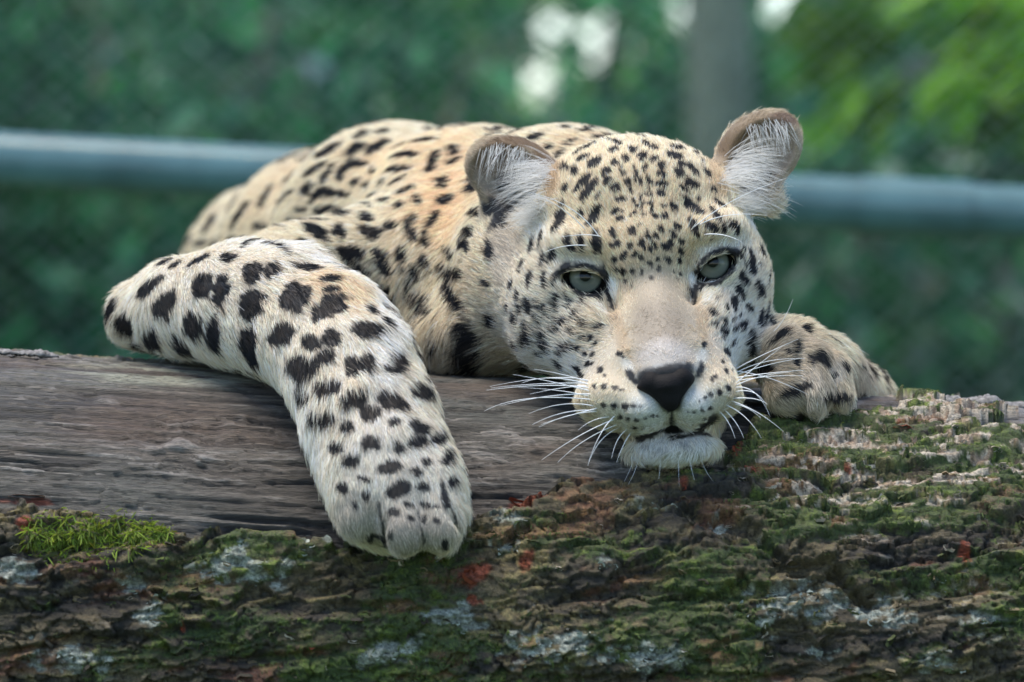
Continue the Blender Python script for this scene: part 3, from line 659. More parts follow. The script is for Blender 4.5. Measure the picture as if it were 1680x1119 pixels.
def make_face_parts(leo, inv, bvh):
    me = mat_eye()
    for cx, cy in ((962, 459), (1170, 436)):
        u, v = np.meshgrid(np.linspace(0, math.pi, 33), np.linspace(0, 2 * math.pi, 48, endpoint=False), indexing='ij')
        r = RR(42)
        x, z, y = r * np.sin(u) * np.cos(v), r * np.sin(u) * np.sin(v), -r * np.cos(u)
        rho2 = x * x + z * z; y = np.where(y < 0, np.minimum(y, -RR(17) - np.sqrt(np.maximum(RR(29) ** 2 - rho2, 0))), y)      # cornea
        vv = np.stack([x, y, z], -1).reshape(-1, 3)
        i, j = np.meshgrid(np.arange(32), np.arange(48), indexing='ij'); j2 = (j + 1) % 48
        q = np.stack([i * 48 + j, (i + 1) * 48 + j, (i + 1) * 48 + j2, i * 48 + j2], -1).reshape(-1, 4)
        o = new_mesh('eye', vv, q, me, leo); o.location = P(cx, cy, 0.0145) + inv
        o.rotation_euler = (math.radians(-8), 0, math.radians(-3))
    m, n, l, b = mat_new('nose_leather')
    b.inputs['Base Color'].default_value = (.007, .0065, .007, 1); b.inputs['Roughness'].default_value = .72; b.inputs['Specular IOR Level'].default_value = .16
    t = n.new('ShaderNodeTexVoronoi'); t.inputs['Scale'].default_value = 900
    tc = n.new('ShaderNodeTexCoord'); l.new(tc.outputs['Object'], t.inputs['Vector'])
    bp = n.new('ShaderNodeBump'); bp.inputs['Strength'].default_value = .35; bp.inputs['Distance'].default_value = .0006
    l.new(t.outputs['Distance'], bp.inputs['Height']); l.new(bp.outputs[0], b.inputs['Normal'])
    V2, Q2 = build_nose_sdf().mesh((0.06, -.12, .48), (.14, -.05, .56), 0.0008)
    new_mesh('nose', V2 + inv, Q2, m, leo)
    # whiskers: root, control, tip (photograph pixels) and how far the tip stands forward of the root
    A = lambda p: (780 + p[0] / 2.798, 400 + p[1] / 2.798)
    B = lambda p: (740 + p[0] / 2.797, 160 + p[1] / 2.797)
    W = []
    for a, b_, c in [((520,628),(380,590),(65,655)),((515,640),(300,635),(70,662)),((520,660),(330,635),(50,672)),((525,675),(330,625),(172,600)),((530,690),(330,685),(110,745)),((535,715),(200,680),(40,768)),((545,745),(400,712),(245,780)),
        ((550,765),(400,755),(262,830)),((560,770),(420,775),(292,842)),((615,795),(530,800),(472,856)),((640,805),(480,865),(305,992)),((650,830),(480,895),(378,1004)),((660,845),(560,880),(515,1020)),((700,850),(645,880),(625,985)),((720,860),(680,905),(648,1004)),((520,645),(330,590),(212,640)),
        ((510,652),(400,655),(250,690)),((525,700),(380,665),(200,660)),((640,790),(570,850),(520,1000)),((560,755),(380,800),(300,830)),((515,632),(420,600),(270,575))]:
        W.append((A(a), A(b_), A(c), -.012))
    for a, b_, c in [((1195,575),(1300,515),(1480,438)),((1200,590),(1330,520),(1511,527)),((1205,600),(1350,545),(1500,525)),((1200,615),(1330,592),(1511,580)),((1200,630),(1350,600),(1505,606)),((1195,640),(1290,560),(1400,478)),((1190,660),(1290,640),(1352,792)),((1200,585),(1350,600),(1530,694)),
        ((1180,710),(1300,700),(1342,738)),((1170,720),(1300,760),(1414,862)),((1150,740),(1250,780),(1312,892)),((1140,760),(1200,810),(1232,892)),((1120,770),(1170,815),(1192,894)),((1320,425),(1400,410),(1457,255)),((1190,680),(1290,655),(1335,740)),((1175,735),(1250,740),(1310,800)),((1195,650),(1300,600),(1440,590))]:
        W.append((A(a), A(b_), A(c), -.010))
    for a, b_, c in [((680,640),(570,470),(330,430)),((620,610),(520,500),(400,450)),((690,640),(640,620),(500,640)),((630,680),(520,668),(425,712)),((1110,600),(1250,470),(1540,368)),((1130,590),(1250,515),(1450,542)),((1155,630),(1250,615),(1332,662)),((1085,600),(1105,550),(1120,508)),((1100,610),(1130,570),(1160,520))]:
        W.append((B(a), B(b_), B(c), -.022))
    for x in (1016, 1040, 1048, 1084, 1112, 1131, 1150):
        W.append(((x, 752), (x + (x - 1095) * .12, 775), (x + (x - 1095) * .35 + rng.normal(0, 4), 785 + rng.random() * 26), -.010))
    mw, n, l, b = mat_new('whisker'); b.inputs['Base Color'].default_value = (.86, .87, .88, 1); b.inputs['Roughness'].default_value = .35
    b.inputs['Subsurface Weight'].default_value = 0
    for k, (a, c, e, fw) in enumerate(W):
        d = P(*a) - CAMP; h, nn, _, _ = bvh.ray_cast(Vector(CAMP), Vector(d).normalized())
        y0 = h[1] if h is not None and h[1] < .12 else -.02
        y0 += .001
        p0, p1, p2 = P(*a, y0), P(*c, y0 + fw * .8), P(*e, y0 + fw)
        t = np.linspace(0, 1, 15)[:, None]
        ctr = (1 - t) ** 2 * p0 + 2 * t * (1 - t) * p1 + t ** 2 * p2
        rad = (.00041 if k < 47 else .00016) * (1 - .82 * t[:, 0]) * rng.uniform(.85, 1.1)
        dr = np.gradient(ctr, axis=0); dr /= np.linalg.norm(dr, axis=1, keepdims=True)
        s1 = np.cross(dr, [0, 1.0, 0]); s1 /= np.linalg.norm(s1, axis=1, keepdims=True) + 1e-9; s2 = np.cross(dr, s1)
        ang = np.linspace(0, 2 * math.pi, 6, endpoint=False)
        ring = ctr[:, None] + rad[:, None, None] * (np.cos(ang)[None, :, None] * s1[:, None] + np.sin(ang)[None, :, None] * s2[:, None])
        i, j = np.meshgrid(np.arange(14), np.arange(6), indexing='ij'); j2 = (j + 1) % 6
        q = np.stack([i * 6 + j, i * 6 + j2, (i + 1) * 6 + j2, (i + 1) * 6 + j], -1).reshape(-1, 4)
        new_mesh('whisker', ring.reshape(-1, 3) + inv, q, mw, leo)
# ------------------------------------------------------------------ the fallen log
LOG_SLOPE = math.radians(3.05)
LOG_R = 0.20
LOG_C = P(840, 614, 0.10) + np.array([0, 0, -LOG_R])
LE1 = np.array([math.cos(LOG_SLOPE), 0, -math.sin(LOG_SLOPE)]); LE3 = np.array([math.sin(LOG_SLOPE), 0, math.cos(LOG_SLOPE)]); LEF = np.array([0, -1.0, 0])
EDGE = np.array([(-400,800),(0,812),(60,815),(100,835),(280,868),(330,880),(480,886),(600,890),(740,852),(800,836),(850,815),(900,800),(960,790),(1010,782),(1060,770),(1180,752),(1215,722),(1250,694),(1400,680),(1480,666),(1560,676),(1680,692),(2200,720)], float)
LICHEN = [(400,925,58,24),(505,898,12,18),(425,945,40,18),(215,962,26,16),(20,938,26,14),(540,888,8,10),(1310,985,66,26),(1255,1010,22,34),(1450,1005,42,22),(1620,1015,34,12),(820,856,34,12),(905,1055,90,26),(760,1022,40,18),(640,1075,40,16),(110,1075,50,22),(1340,1068,30,14),(1565,970,10,9),(1060,1080,60,16),(835,898,20,10),(990,925,12,8),(1530,955,14,7),(1560,1090,40,12),(250,1000,20,30),(1180,865,14,10),(1060,832,36,9)]
REDS = [(850,825,24,8),(780,945,26,20),(862,925,10,20),(1585,912,8,14),(1390,770,7,5),(38,815,36,5),(42,868,12,14),(292,874,12,6),(1207,740,10,8),(1120,800,8,6),(885,815,10,5),(300,1030,5,9),(512,1062,5,9),(1232,772,12,6),(1480,700,16,4),(775,985,10,12)]
def log_project(p):
    k = (D + p[..., 1]) / D
    return p[..., 0] / (S * k) + 840.0, (ZC - p[..., 2]) / (S * k) + 559.5
def blobmask(px, py, items, grow=1.0, wob=0):
    m = np.zeros_like(px)
    for it in items:
        r = np.hypot((px - it[0]) / (it[2] * grow), (py - it[1]) / (it[3] * grow))
        m = np.maximum(m, 1 - sstep(.55, 1.15, r + wob))
    return m
def ridged(p, o=3, seed=0): return 1 - np.abs(fbm(p, o, seed)) * 2

def cellular(u, v, seed):
    """jittered cells: distance to the cell border, two random numbers of the cell, offset from its centre"""
    iu, iv = np.floor(u), np.floor(v)
    f1 = np.full(u.shape, 9.0); f2 = np.full(u.shape, 9.0); r1 = np.zeros(u.shape); r2 = np.zeros(u.shape); ox = np.zeros(u.shape); oy = np.zeros(u.shape)
    z = np.zeros(u.shape, dtype=np.int64)
    for du in (-1, 0, 1):
        for dv in (-1, 0, 1):
            cu, cv = (iu + du).astype(np.int64), (iv + dv).astype(np.int64)
            h1 = _hash(cu, cv, z, seed); h2 = _hash(cu, cv, z + 1, seed)
            dx = u - (cu + .5 + .45 * h1); dy = v - (cv + .5 + .45 * h2); d = np.hypot(dx, dy)
            n = d < f1
            f2 = np.where(n, f1, np.minimum(f2, d)); f1 = np.where(n, d, f1)
            r1 = np.where(n, _hash(cu, cv, z + 2, seed), r1); r2 = np.where(n, _hash(cu, cv, z + 3, seed), r2)
            ox = np.where(n, dx, ox); oy = np.where(n, dy, oy)
    return f2 - f1, r1, r2, ox, oy

def log_fields(s, th):
    """radius and colour of the log at axial position s and angle th (0 on top, + towards the camera)"""
    arc = LOG_R * th
    z0 = np.zeros_like(s)
    base = LOG_C + s[..., None] * LE1 + LOG_R * (np.cos(th)[..., None] * LE3 + np.sin(th)[..., None] * LEF)
    px, py = log_project(base)
    V3 = lambda a, b, c=0.0: np.stack([s * a, arc * b, z0 + c], -1)
    low = fbm(V3(5, 6), 3, 101)
    # bare weathered wood: fibres run along the trunk and part around small knots
    knots = sstep(.05, .5, fbm(V3(9, 14), 2, 107))
    warp = fbm(V3(6, 9), 2, 102) * .008 + fbm(V3(38, 55), 3, 103) * .006 * (.2 + knots)
    aw = arc + warp
    V3w = lambda a, b, c=0.0: np.stack([s * a, aw * b, z0 + c], -1)
    e1, q1, q2, _, o1 = cellular(s * 7 + 3 * fbm(V3(4, 30), 2, 99), aw * 470, 201)
    e2, q3, q4, _, o2 = cellular(s * 9 + 7 + 2 * fbm(V3(9, 60), 2, 97), aw * 190, 202)
    e3, q5, q6, _, _ = cellular(s * 4 + 3, aw * 75, 203)
    g1 = fbm(V3w(8, 150), 3, 104)
    crack = sstep(.34, .52, fbm(V3w(7, 110), 3, 106)) * sstep(-.1, .4, fbm(V3(9, 12), 2, 98) + .15)
    lump = fbm(V3(55, 110), 3, 108)
    line = (1 - sstep(.015, .09, e3)) * sstep(-.2, .3, fbm(V3(12, 40), 2, 96))
    hw = low * .004 - line * .0022 + q1 * .00045 + q3 * .0008 - .0010 * (1 - sstep(.02, .2, e2)) + q5 * .0008 + g1 * .0012 - crack * .0032 + lump * .0026 * (.25 + 1.2 * knots)
    # bark: thick, fissured, flaking in overlapping plates
    wu = fbm(V3(40, 60), 3, 110) ; sk = arc + s * .20
    B = lambda a, b, c=0.0: np.stack([s * a, sk * b, z0 + c], -1)
    fine = fbm(B(170, 300), 3, 115)
    ea, ra1, ra2, oxa, oya = cellular(s * 22 + wu * 1.2, sk * 58 + fbm(V3(40, 60), 3, 119) * 1.5, 211)
    eb_, rb1, rb2, oxb, oyb = cellular(s * 50 + wu * 1.2, sk * 160 + wu * 1.2, 212)
    ec, rc1, rc2, oxc, oyc = cellular(s * 210 + fine * .8, sk * 360 + fine, 213)
    plate = fbm(B(12, 36), 3, 111); fis = sstep(.62, .95, ridged(B(7, 30), 3, 112))
    hb = .011 + plate * .0045 + ra1 * .0024 + oya * .0029 * (1.1 + ra2) + oxa * .0022 * rb2 - .0022 * (1 - sstep(.01, .10, ea)) + rb1 * .0012 + oyb * .0022 * (1.1 + rb2) - .0008 * (1 - sstep(.02, .10, eb_)) + rc1 * .0005 + oyc * .0010 + fine * .0009 - fis * .0065 + low * .006
    # the long diagonal crack under the chin
    cx = np.clip(px, 1130, 1420); cy = 835 + (cx - 1130) * .50 + 14 * np.sin(cx * .045)
    dist = np.hypot(px - cx, (py - cy) * 1.0)
    hb = hb - .011 * (1 - sstep(6, 20, dist + fine * 10)) + .003 * (1 - sstep(0, 60, np.abs(py - cy + 34) + np.abs(px - cx)))
    # crumbling edge between the two
    eb = np.interp(px, EDGE[:, 0], EDGE[:, 1])
    d = (py - eb) + 20 * fbm(V3(22, 30), 4, 116) + 12 * ra1 + 9 * rb1
    bm = sstep(-4, 4, d)
    back = sstep(0.0, -.35, th); bm = bm * (1 - back) + back * sstep(-.1, .1, fbm(V3(3, 3), 2, 117))
    h = hw * (1 - bm) + hb * bm
    # ---- colours (what the stuff is, plus a sheen of light painted on the crest)
    c = lambda *q: np.array(q)
    mixc = lambda A, Bc, t: A + (Bc - A) * t[..., None]
    t1 = sstep(-.9, 1.0, q1 * .6 + q3 * .5 + g1 * .9); t2 = sstep(-.3, .3, fbm(V3(5, 9), 3, 121)); t3 = sstep(.25, 1.0, q1 * .35 + fbm(V3w(30, 420), 3, 126) * .9 + lump * .9 + .35 * knots - .05)
    wood = mixc(c(.030, .025, .020) + z0[..., None], c(.120, .102, .084), t1)
    wood = mixc(wood, c(.085, .094, .082), t2 * .6)
    wood = mixc(wood, c(.30, .275, .245), t3 * .75)
    wood = mixc(wood, c(.095, .058, .038), sstep(.05, .45, fbm(V3(8, 22), 3, 123)) * .55)
    wood = mixc(wood, c(.022, .018, .016), np.maximum(np.maximum(crack, line), sstep(.55, .95, -q3 * .6 - q1 * .5) * .7) * .85)
    pale = (1 - sstep(.4, 1.2, np.hypot((px - 270) / 240, (py - 600) / 26))) * sstep(-.3, .3, fbm(V3(12, 90), 3, 124))  # sunlit sheen along the left crest, put into the wood colour
    wood = mixc(wood, c(.36, .37, .28), pale * .6)
    grey = sstep(1300, 1420, px) * sstep(-.2, .1, fbm(V3(20, 60), 2, 125) + .1)
    wood = mixc(wood, c(.22, .22, .22), grey * .6)
    b1 = sstep(-.6, .7, fbm(B(16, 40), 4, 131) + .45 * rb1 + .25 * rc1); b2 = sstep(-.1, .5, fbm(B(24, 50), 4, 132) + .3 * ra2)
    bark = mixc(c(.016, .013, .009) + z0[..., None], c(.090, .072, .034), b1)
    bark = mixc(bark, c(.12, .092, .045), b2 * .45)
    up = 1 - sstep(770, 960, py); rt = sstep(1100, 1300, px)
    mossn = fbm(B(15, 34), 4, 133) + .28 * up * rt + .12 * rt + .05 + .18 * rc2 + .12 * rb2
    brt = [(1040,1050,90,40),(275,1000,30,46),(1640,716,70,16),(1330,850,60,30),(900,880,80,30),(1100,1000,60,30),(620,900,60,20),(1500,800,120,30),(1250,830,60,20)]
    moss = sstep(.02, .42, mossn) * .85
    moss = np.maximum(moss, blobmask(px, py, brt, 1.0, fine * .8 + rc1 * .3) * .75)
    bark = mixc(bark, c(.043, .072, .013), moss)
    bark = mixc(bark, c(.12, .165, .022), moss * sstep(.15, .7, fbm(B(70, 130), 3, 134) + .5 * rc1))
    oc = sstep(.25, .8, fbm(B(20, 46), 3, 135) + .5 * rb2 + .3 * rc1) * (1 - moss * .5)
    bark = mixc(bark, c(.24, .195, .075), oc * .65)
    bark = mixc(bark, c(.17, .060, .030), sstep(.22, .55, fbm(B(22, 50), 4, 139) + .25 * rb2) * .55)
    chipm = sstep(.34, .40, .62 * rb2 + .30 * rc2 + .55 * fbm(B(14, 30), 3, 138) + .37 * rt * up - .36 + .10 * fine) * (.12 + .88 * np.maximum(rt * up, .25 * rt))
    chipc = mixc(c(.52, .45, .36) + z0[..., None], c(.34, .24, .17), sstep(-.2, .8, rc1))
    bark = mixc(bark, chipc, chipm * .92)
    lich = blobmask(px, py, LICHEN, .85, fbm(B(90, 110), 3, 136) * 1.6 + rb1 * .55 + rc1 * .45) * .85
    bark = mixc(bark, c(.29, .315, .265) * (1 + .35 * rc2[..., None]), lich)
    red = blobmask(px, py, REDS, 1.1, fbm(B(90, 140), 3, 137) * .9 + rb1 * .4)
    bark = mixc(bark, c(.24, .05, .020), red * .9)
    wood = mixc(wood, c(.20, .045, .02), red * (1 - sstep(20, 45, np.abs(d))) * .8)
    col = mixc(wood * .78, bark * .86, bm)
    return LOG_R - .006 + h, np.clip(col, .004, .8), bm, moss * bm * (1 - lich) * (1 - chipm), px, py

def log_point(s, th, r):
    return LOG_C + s[..., None] * LE1 + r[..., None] * (np.cos(th)[..., None] * LE3 + np.sin(th)[..., None] * LEF)

def mat_log():
    m, n, l, b = mat_new('log_surface')
    a = n.new('ShaderNodeAttribute'); a.attribute_name = 'stuff'
    k = n.new('ShaderNodeAttribute'); k.attribute_name = 'bark'
    tc = n.new('ShaderNodeTexCoord')
    mp = n.new('ShaderNodeMapping'); mp.inputs['Scale'].default_value = (.14, 1, 1); l.new(tc.outputs['Object'], mp.inputs[0])
    t = n.new('ShaderNodeTexNoise'); t.inputs['Scale'].default_value = 700; t.inputs['Detail'].default_value = 6; t.inputs['Roughness'].default_value = .7
    l.new(mp.outputs[0], t.inputs['Vector'])
    t2 = n.new('ShaderNodeTexNoise'); t2.inputs['Scale'].default_value = 480; t2.inputs['Detail'].default_value = 6; t2.inputs['Roughness'].default_value = .68; l.new(tc.outputs['Object'], t2.inputs['Vector'])
    mf = n.new('ShaderNodeMix'); mf.data_type = 'FLOAT'; l.new(k.outputs['Fac'], mf.inputs[0]); l.new(t.outputs['Fac'], mf.inputs[2]); l.new(t2.outputs['Fac'], mf.inputs[3])
    rp = n.new('ShaderNodeMapRange'); rp.inputs[1].default_value = .3; rp.inputs[2].default_value = .7; rp.inputs[3].default_value = .3; rp.inputs[4].default_value = 1.9
    l.new(mf.outputs[0], rp.inputs[0])
    mx = n.new('ShaderNodeVectorMath'); mx.operation = 'SCALE'; l.new(a.outputs['Color'], mx.inputs[0]); l.new(rp.outputs[0], mx.inputs['Scale'])
    l.new(mx.outputs[0], b.inputs['Base Color'])
    rr = n.new('ShaderNodeMapRange'); rr.inputs[3].default_value = .55; rr.inputs[4].default_value = .62; l.new(k.outputs['Fac'], rr.inputs[0]); l.new(rr.outputs[0], b.inputs['Roughness'])
    bp = n.new('ShaderNodeBump'); bp.inputs['Strength'].default_value = 1.0; bp.inputs['Distance'].default_value = .0025
    l.new(mf.outputs[0], bp.inputs['Height']); l.new(bp.outputs[0], b.inputs['Normal'])
    return m

def mat_flat(name, rgb, rough=.8, vscale=300, amount=.6):
    m, n, l, b = mat_new(name)
    tc = n.new('ShaderNodeTexCoord'); t = n.new('ShaderNodeTexNoise'); t.inputs['Scale'].default_value = vscale; t.inputs['Detail'].default_value = 5
    l.new(tc.outputs['Object'], t.inputs['Vector'])
    r = n.new('ShaderNodeValToRGB'); l.new(t.outputs['Fac'], r.inputs[0])
    e = r.color_ramp.elements; e[0].position = .3; e[1].position = .7
    e[0].color = (*[c * (1 - amount) for c in rgb], 1); e[1].color = (*[min(.9, c * (1 + amount)) for c in rgb], 1)
    l.new(r.outputs[0], b.inputs['Base Color']); b.inputs['Roughness'].default_value = rough
    bp = n.new('ShaderNodeBump'); bp.inputs['Strength'].default_value = .6; bp.inputs['Distance'].default_value = .001
    l.new(t.outputs['Fac'], bp.inputs['Height']); l.new(bp.outputs[0], b.inputs['Normal'])
    return m

def make_log():
    log = empty('fallen_log', tuple(LOG_C))
    tag(log, 'weathered grey log with mossy flaking bark lying under the leopard', 'log')
    sf = np.arange(-.41, .4101, .0012)
    ss = np.concatenate([-1.2 + np.linspace(0, 1, 110, endpoint=False) ** .7 * .786, sf, .414 + np.linspace(0, 1, 110) ** 1.4 * .786])
    tf = np.arange(math.radians(-14), math.radians(104), .00125 / LOG_R)
    ts = np.concatenate([np.linspace(math.radians(-160), math.radians(-14.3), 60), tf, np.linspace(math.radians(104.4), math.radians(199.9), 40)])
    sg, tg = np.meshgrid(ss, ts, indexing='ij')
    r, col, bm, moss, px, py = log_fields(sg, tg)
    pts = log_point(sg, tg, r) - LOG_C
    ns, nt = sg.shape
    i, j = np.meshgrid(np.arange(ns - 1), np.arange(nt), indexing='ij'); j2 = (j + 1) % nt
    q = np.stack([i * nt + j, (i + 1) * nt + j, (i + 1) * nt + j2, i * nt + j2], -1).reshape(-1, 4)
    V = pts.reshape(-1, 3)
    o = new_mesh('trunk', V, q, mat_log(), log)
    a = o.data.attributes.new('stuff', 'FLOAT_COLOR', 'POINT'); a.data.foreach_set('color', np.concatenate([col.reshape(-1, 3), np.ones((len(V), 1))], 1).astype(np.float32).ravel())
    a = o.data.attributes.new('bark', 'FLOAT', 'POINT'); a.data.foreach_set('value', bm.astype(np.float32).ravel())
    # sawn ends, out of the picture
    for e, sgn in ((0, -1), (ns - 1, 1)):
        ring = V.reshape(ns, nt, 3)[e]; c = ring.mean(0) + LE1 * sgn * .004
        f = [(nt, k, (k + 1) % nt) if sgn > 0 else (nt, (k + 1) % nt, k) for k in range(nt)]
        new_mesh('cut_end', np.vstack([ring, c]), f, mat_flat('cut_wood', (.25, .19, .13), .85, 60, .3), log)
    # a loose grey splinter of wood lying along the crest at the right, another at the left
    def splinter(x0, x1, y0, thick, wide):
        n = 40; t = np.linspace(0, 1, n); prof = np.sin(np.pi * t) ** .5 * (.75 + .25 * np.sin(t * 9 + 1)) + .05 * vnoise(np.stack([t * 5, t * 0, t * 0], -1), 5)
        top = np.interp(t, [0, 1], [x0, x1]); vv = []
        pxs = top; sx = (pxs - 840) * S * 1.027
        rr = np.full(n, LOG_R - .003)
        for k in range(8):
            ph = k / 8 * 2 * math.pi
            th = .10 + math.cos(ph) * wide / LOG_R * prof
            rad = rr - .001 + thick * prof * (.45 + .55 * math.sin(ph)) + .0012 * vnoise(np.stack([t * 30, t * 0 + k, t * 0], -1), 8)
            vv.append(log_point(sx / math.cos(LOG_SLOPE), th, rad))
        vv = np.stack(vv, 1) - LOG_C
        i, j = np.meshgrid(np.arange(n - 1), np.arange(8), indexing='ij'); j2 = (j + 1) % 8
        q = np.stack([i * 8 + j, i * 8 + j2, (i + 1) * 8 + j2, (i + 1) * 8 + j], -1).reshape(-1, 4)
        new_mesh('splinter', vv.reshape(-1, 3), q, ms, log)
    ms = mat_flat('grey_wood', (.15, .143, .135), .85, 260, .75)
    splinter(1460, 1512, 0, .004, .010); splinter(1506, 1625, 0, .010, .016); splinter(1600, 1760, 0, .006, .014); splinter(-40, 78, 0, .005, .010)
    # ---- flakes of bark, lichen crusts
    LB = BVHTree.FromPolygons([tuple(v) for v in V], q.tolist())
    def hit(px_, py_):
        d = P(px_, py_) - CAMP
        h, n_, _, _ = LB.ray_cast(Vector(CAMP - LOG_C), Vector(d).normalized())
        return (h, n_) if h is not None else (None, None)
    def plate_mesh(name, seed, mat, lob=.28, thick=.16, k=11):
        g = np.random.default_rng(seed)
        a = np.linspace(0, 2 * math.pi, k, endpoint=False) + g.normal(0, .12, k)
        rr = 1 + g.normal(0, lob, k); rr = np.clip(rr, .45, 1.6)
        out = np.stack([np.cos(a) * rr, np.sin(a) * rr * .62, g.normal(0, .05, k)], -1)
        inn = out * np.array([.55, .55, 0]) + np.stack([0 * a, 0 * a, thick * (1.1 + g.normal(0, .35, k))], -1)
        rim = out * np.array([.93, .93, 0]) + np.stack([0 * a, 0 * a, thick * (.8 + g.normal(0, .3, k))], -1)
        v = np.vstack([out - [0, 0, .3], rim, inn, [[0, 0, thick * 1.2]]])
        f = []
        for i in range(k):
            j = (i + 1) % k
            f += [(i, j, k + j, k + i), (k + i, k + j, 2 * k + j, 2 * k + i), (2 * k + i, 2 * k + j, 3 * k, 3 * k)]
        me = bpy.data.meshes.new(name); me.from_pydata([tuple(x) for x in v], [], [t[:3] if t[2] == t[3] else t for t in f]); me.materials.append(mat); me.update()
        return me
    def put(name, me, px_, py_, size, ang, sy=1.0):
        h, n_ = hit(px_, py_)
        if h is None: return
        o = bpy.data.objects.new(name, me); COL.objects.link(o); o.parent = log
        z = n_.normalized(); x = Vector(LE1); x = (x - z * x.dot(z)).normalized(); y = z.cross(x)
        M = Matrix((x, y, z)).transposed().to_4x4()
        o.matrix_local = Matrix.Translation(h + z * size * .16) @ M @ Matrix.Rotation(ang, 4, 'Z') @ Matrix.Diagonal((size, size * sy, size, 1))
    mats = [mat_flat('flake_pale', (.42, .36, .28), .8, 260, .35), mat_flat('flake_tan', (.24, .18, .10), .85, 260, .5), mat_flat('flake_dark', (.06, .048, .032), .9, 260, .5), mat_flat('flake_mossy', (.075, .088, .030), .95, 320, .5), mat_flat('flake_red', (.26, .055, .022), .7, 260, .45)]
    lib = {k: [plate_mesh('bark_flake', 50 + 10 * k + i, mats[k]) for i in range(5)] for k in range(5)}
    g = np.random.default_rng(12)
    n = 0
    while n < 250:
        x, y = g.uniform(0, 1680), g.uniform(690, 1119)
        e = np.interp(x, EDGE[:, 0], EDGE[:, 1])
        if y < e + 14: continue
        right = x > 1180 and y < 900
        k = g.choice(5, p=[.50, .14, .12, .24, .0] if right else [.07, .26, .38, .29, .0])
        put('bark_flake', lib[k][g.integers(5)], x, y, RR(g.uniform(4, 10) if k == 0 else g.uniform(5, 13)), g.normal(.15, .35), g.uniform(.6, 1.0)); n += 1
    for x, y, a, b in REDS:
        put('bark_flake', lib[4][g.integers(5)], x, y, RR(a * .75), g.normal(0, .4), min(1.6, b / a * 1.5))
    ml = mat_flat('lichen_crust', (.30, .325, .275), .9, 500, .4)
    for i, (x, y, a, b) in enumerate(LICHEN):
        # one crust: a patch of small overlapping lobes grown on the bark
        vv, ff = [], []
        for _ in range(int(4 + a * b / 50)):
            q_ = g.normal(0, .5, 2); h, n_ = hit(x + q_[0] * a, y + q_[1] * b)
            if h is None: continue
            z = n_.normalized(); xx = Vector(LE1); xx = (xx - z * xx.dot(z)).normalized(); yy = z.cross(xx)
            r_ = RR(g.uniform(2.5, 6.5)); k = 7; b0 = len(vv); ph = g.random() * 6
            for t_ in range(k):
                an = t_ / k * 2 * math.pi + ph; rr = r_ * g.uniform(.6, 1.25)
                vv.append(h + xx * math.cos(an) * rr * 1.2 + yy * math.sin(an) * rr + z * g.uniform(.0002, .0022))
            vv.append(h + z * .0012)
            ff += [(b0 + t_, b0 + (t_ + 1) % k, b0 + k) for t_ in range(k)]
        if vv:
            new_mesh('lichen_patch', [tuple(v) for v in vv], ff, ml, log, smooth=False)
    # ---- moss: the bright cushion at the left, short green pile elsewhere
    R_, N_, L_, C_, rad = [], [], [], [], []
    def strand(px_, py_, l, c, r0):
        h, n_ = hit(px_, py_)
        if h is None: return
        R_.append(h); N_.append(n_); L_.append(l); C_.append(c); rad.append(r0)
    for _ in range(5200):
        t = g.random(); x = 45 + 232 * t; c0 = 870 + 4 * math.sin(t * 6); half = 34 * math.sin(math.pi * min(1, t * .8 + .18)) ** .7 + 4
        y = c0 + g.normal(0, .45) * half + 6
        strand(x, y, g.uniform(.004, .0095), np.array([.17, .25, .022]) * g.uniform(.3, 1.4) + np.array([.09, .05, 0]) * g.random() ** 2, .00042)
    ncush = len(R_)
    def moss_obj(name, sl, wild, down):
        Rr, Nn, LL, CC, rr = (np.array([tuple(v) for v in R_[sl]]), np.array([tuple(v) for v in N_[sl]]), np.array(L_[sl]), np.array(C_[sl]), np.array(rad[sl]))
        tn = np.array([.25, -.2, -.5]) * down + g.normal(0, wild, (len(Rr), 3)); tn -= Nn * (tn * Nn).sum(1, keepdims=True); tn /= np.linalg.norm(tn, axis=1, keepdims=True)
        p = grow(Rr, Nn, tn, LL, g.uniform(.35, 1.1, len(Rr)), np.full(len(Rr), .35), 5, .25)
        tag(hair_object(name, p, rr[:, None] * np.array([1, 1.15, 1.1, .9, .3])[None], CC, mat_fur('moss_leaf') if 'moss_leaf' not in bpy.data.materials else bpy.data.materials['moss_leaf'], log), kind='stuff')
    moss_obj('moss_cushion', slice(0, ncush), .8, 1.0)
    fm = moss.ravel(); ids = np.nonzero((fm > .35) & (px.ravel() > -20) & (px.ravel() < 1700) & (py.ravel() > 640) & (py.ravel() < 1150) & (tg.ravel() > 0))[0]
    pick = g.choice(ids, min(len(ids), 26000), p=fm[ids] / fm[ids].sum())
    Nv = vnormals(V, q)
    R_, N_, = list(R_), list(N_)
    R2 = [V[k] for k in pick]; N2 = [Nv[k] for k in pick]
    R_ += R2; N_ += N2; L_ += list(g.uniform(.0014, .0040, len(pick))); C_ += list(np.array([.075, .105, .022]) * g.uniform(.5, 1.7, (len(pick), 1))); rad += [.00030] * len(pick)
    moss_obj('moss_pile', slice(ncush, None), 1.0, .6)
    return log
# ------------------------------------------------------------------ ground, fence, shrubs, trees
def mat_leaf(name, trans=.35):
    m, n, l, b = mat_new(name)
    a = n.new('ShaderNodeAttribute'); a.attribute_name = 'leaf'
    l.new(a.outputs['Color'], b.inputs['Base Color']); b.inputs['Roughness'].default_value = .55
    tr = n.new('ShaderNodeBsdfTranslucent'); l.new(a.outputs['Color'], tr.inputs['Color'])
    mx = n.new('ShaderNodeMixShader'); mx.inputs[0].default_value = trans
    l.new(b.outputs[0], mx.inputs[1]); l.new(tr.outputs[0], mx.inputs[2]); l.new(mx.outputs[0], n['Material Output'].inputs['Surface'])
    return m

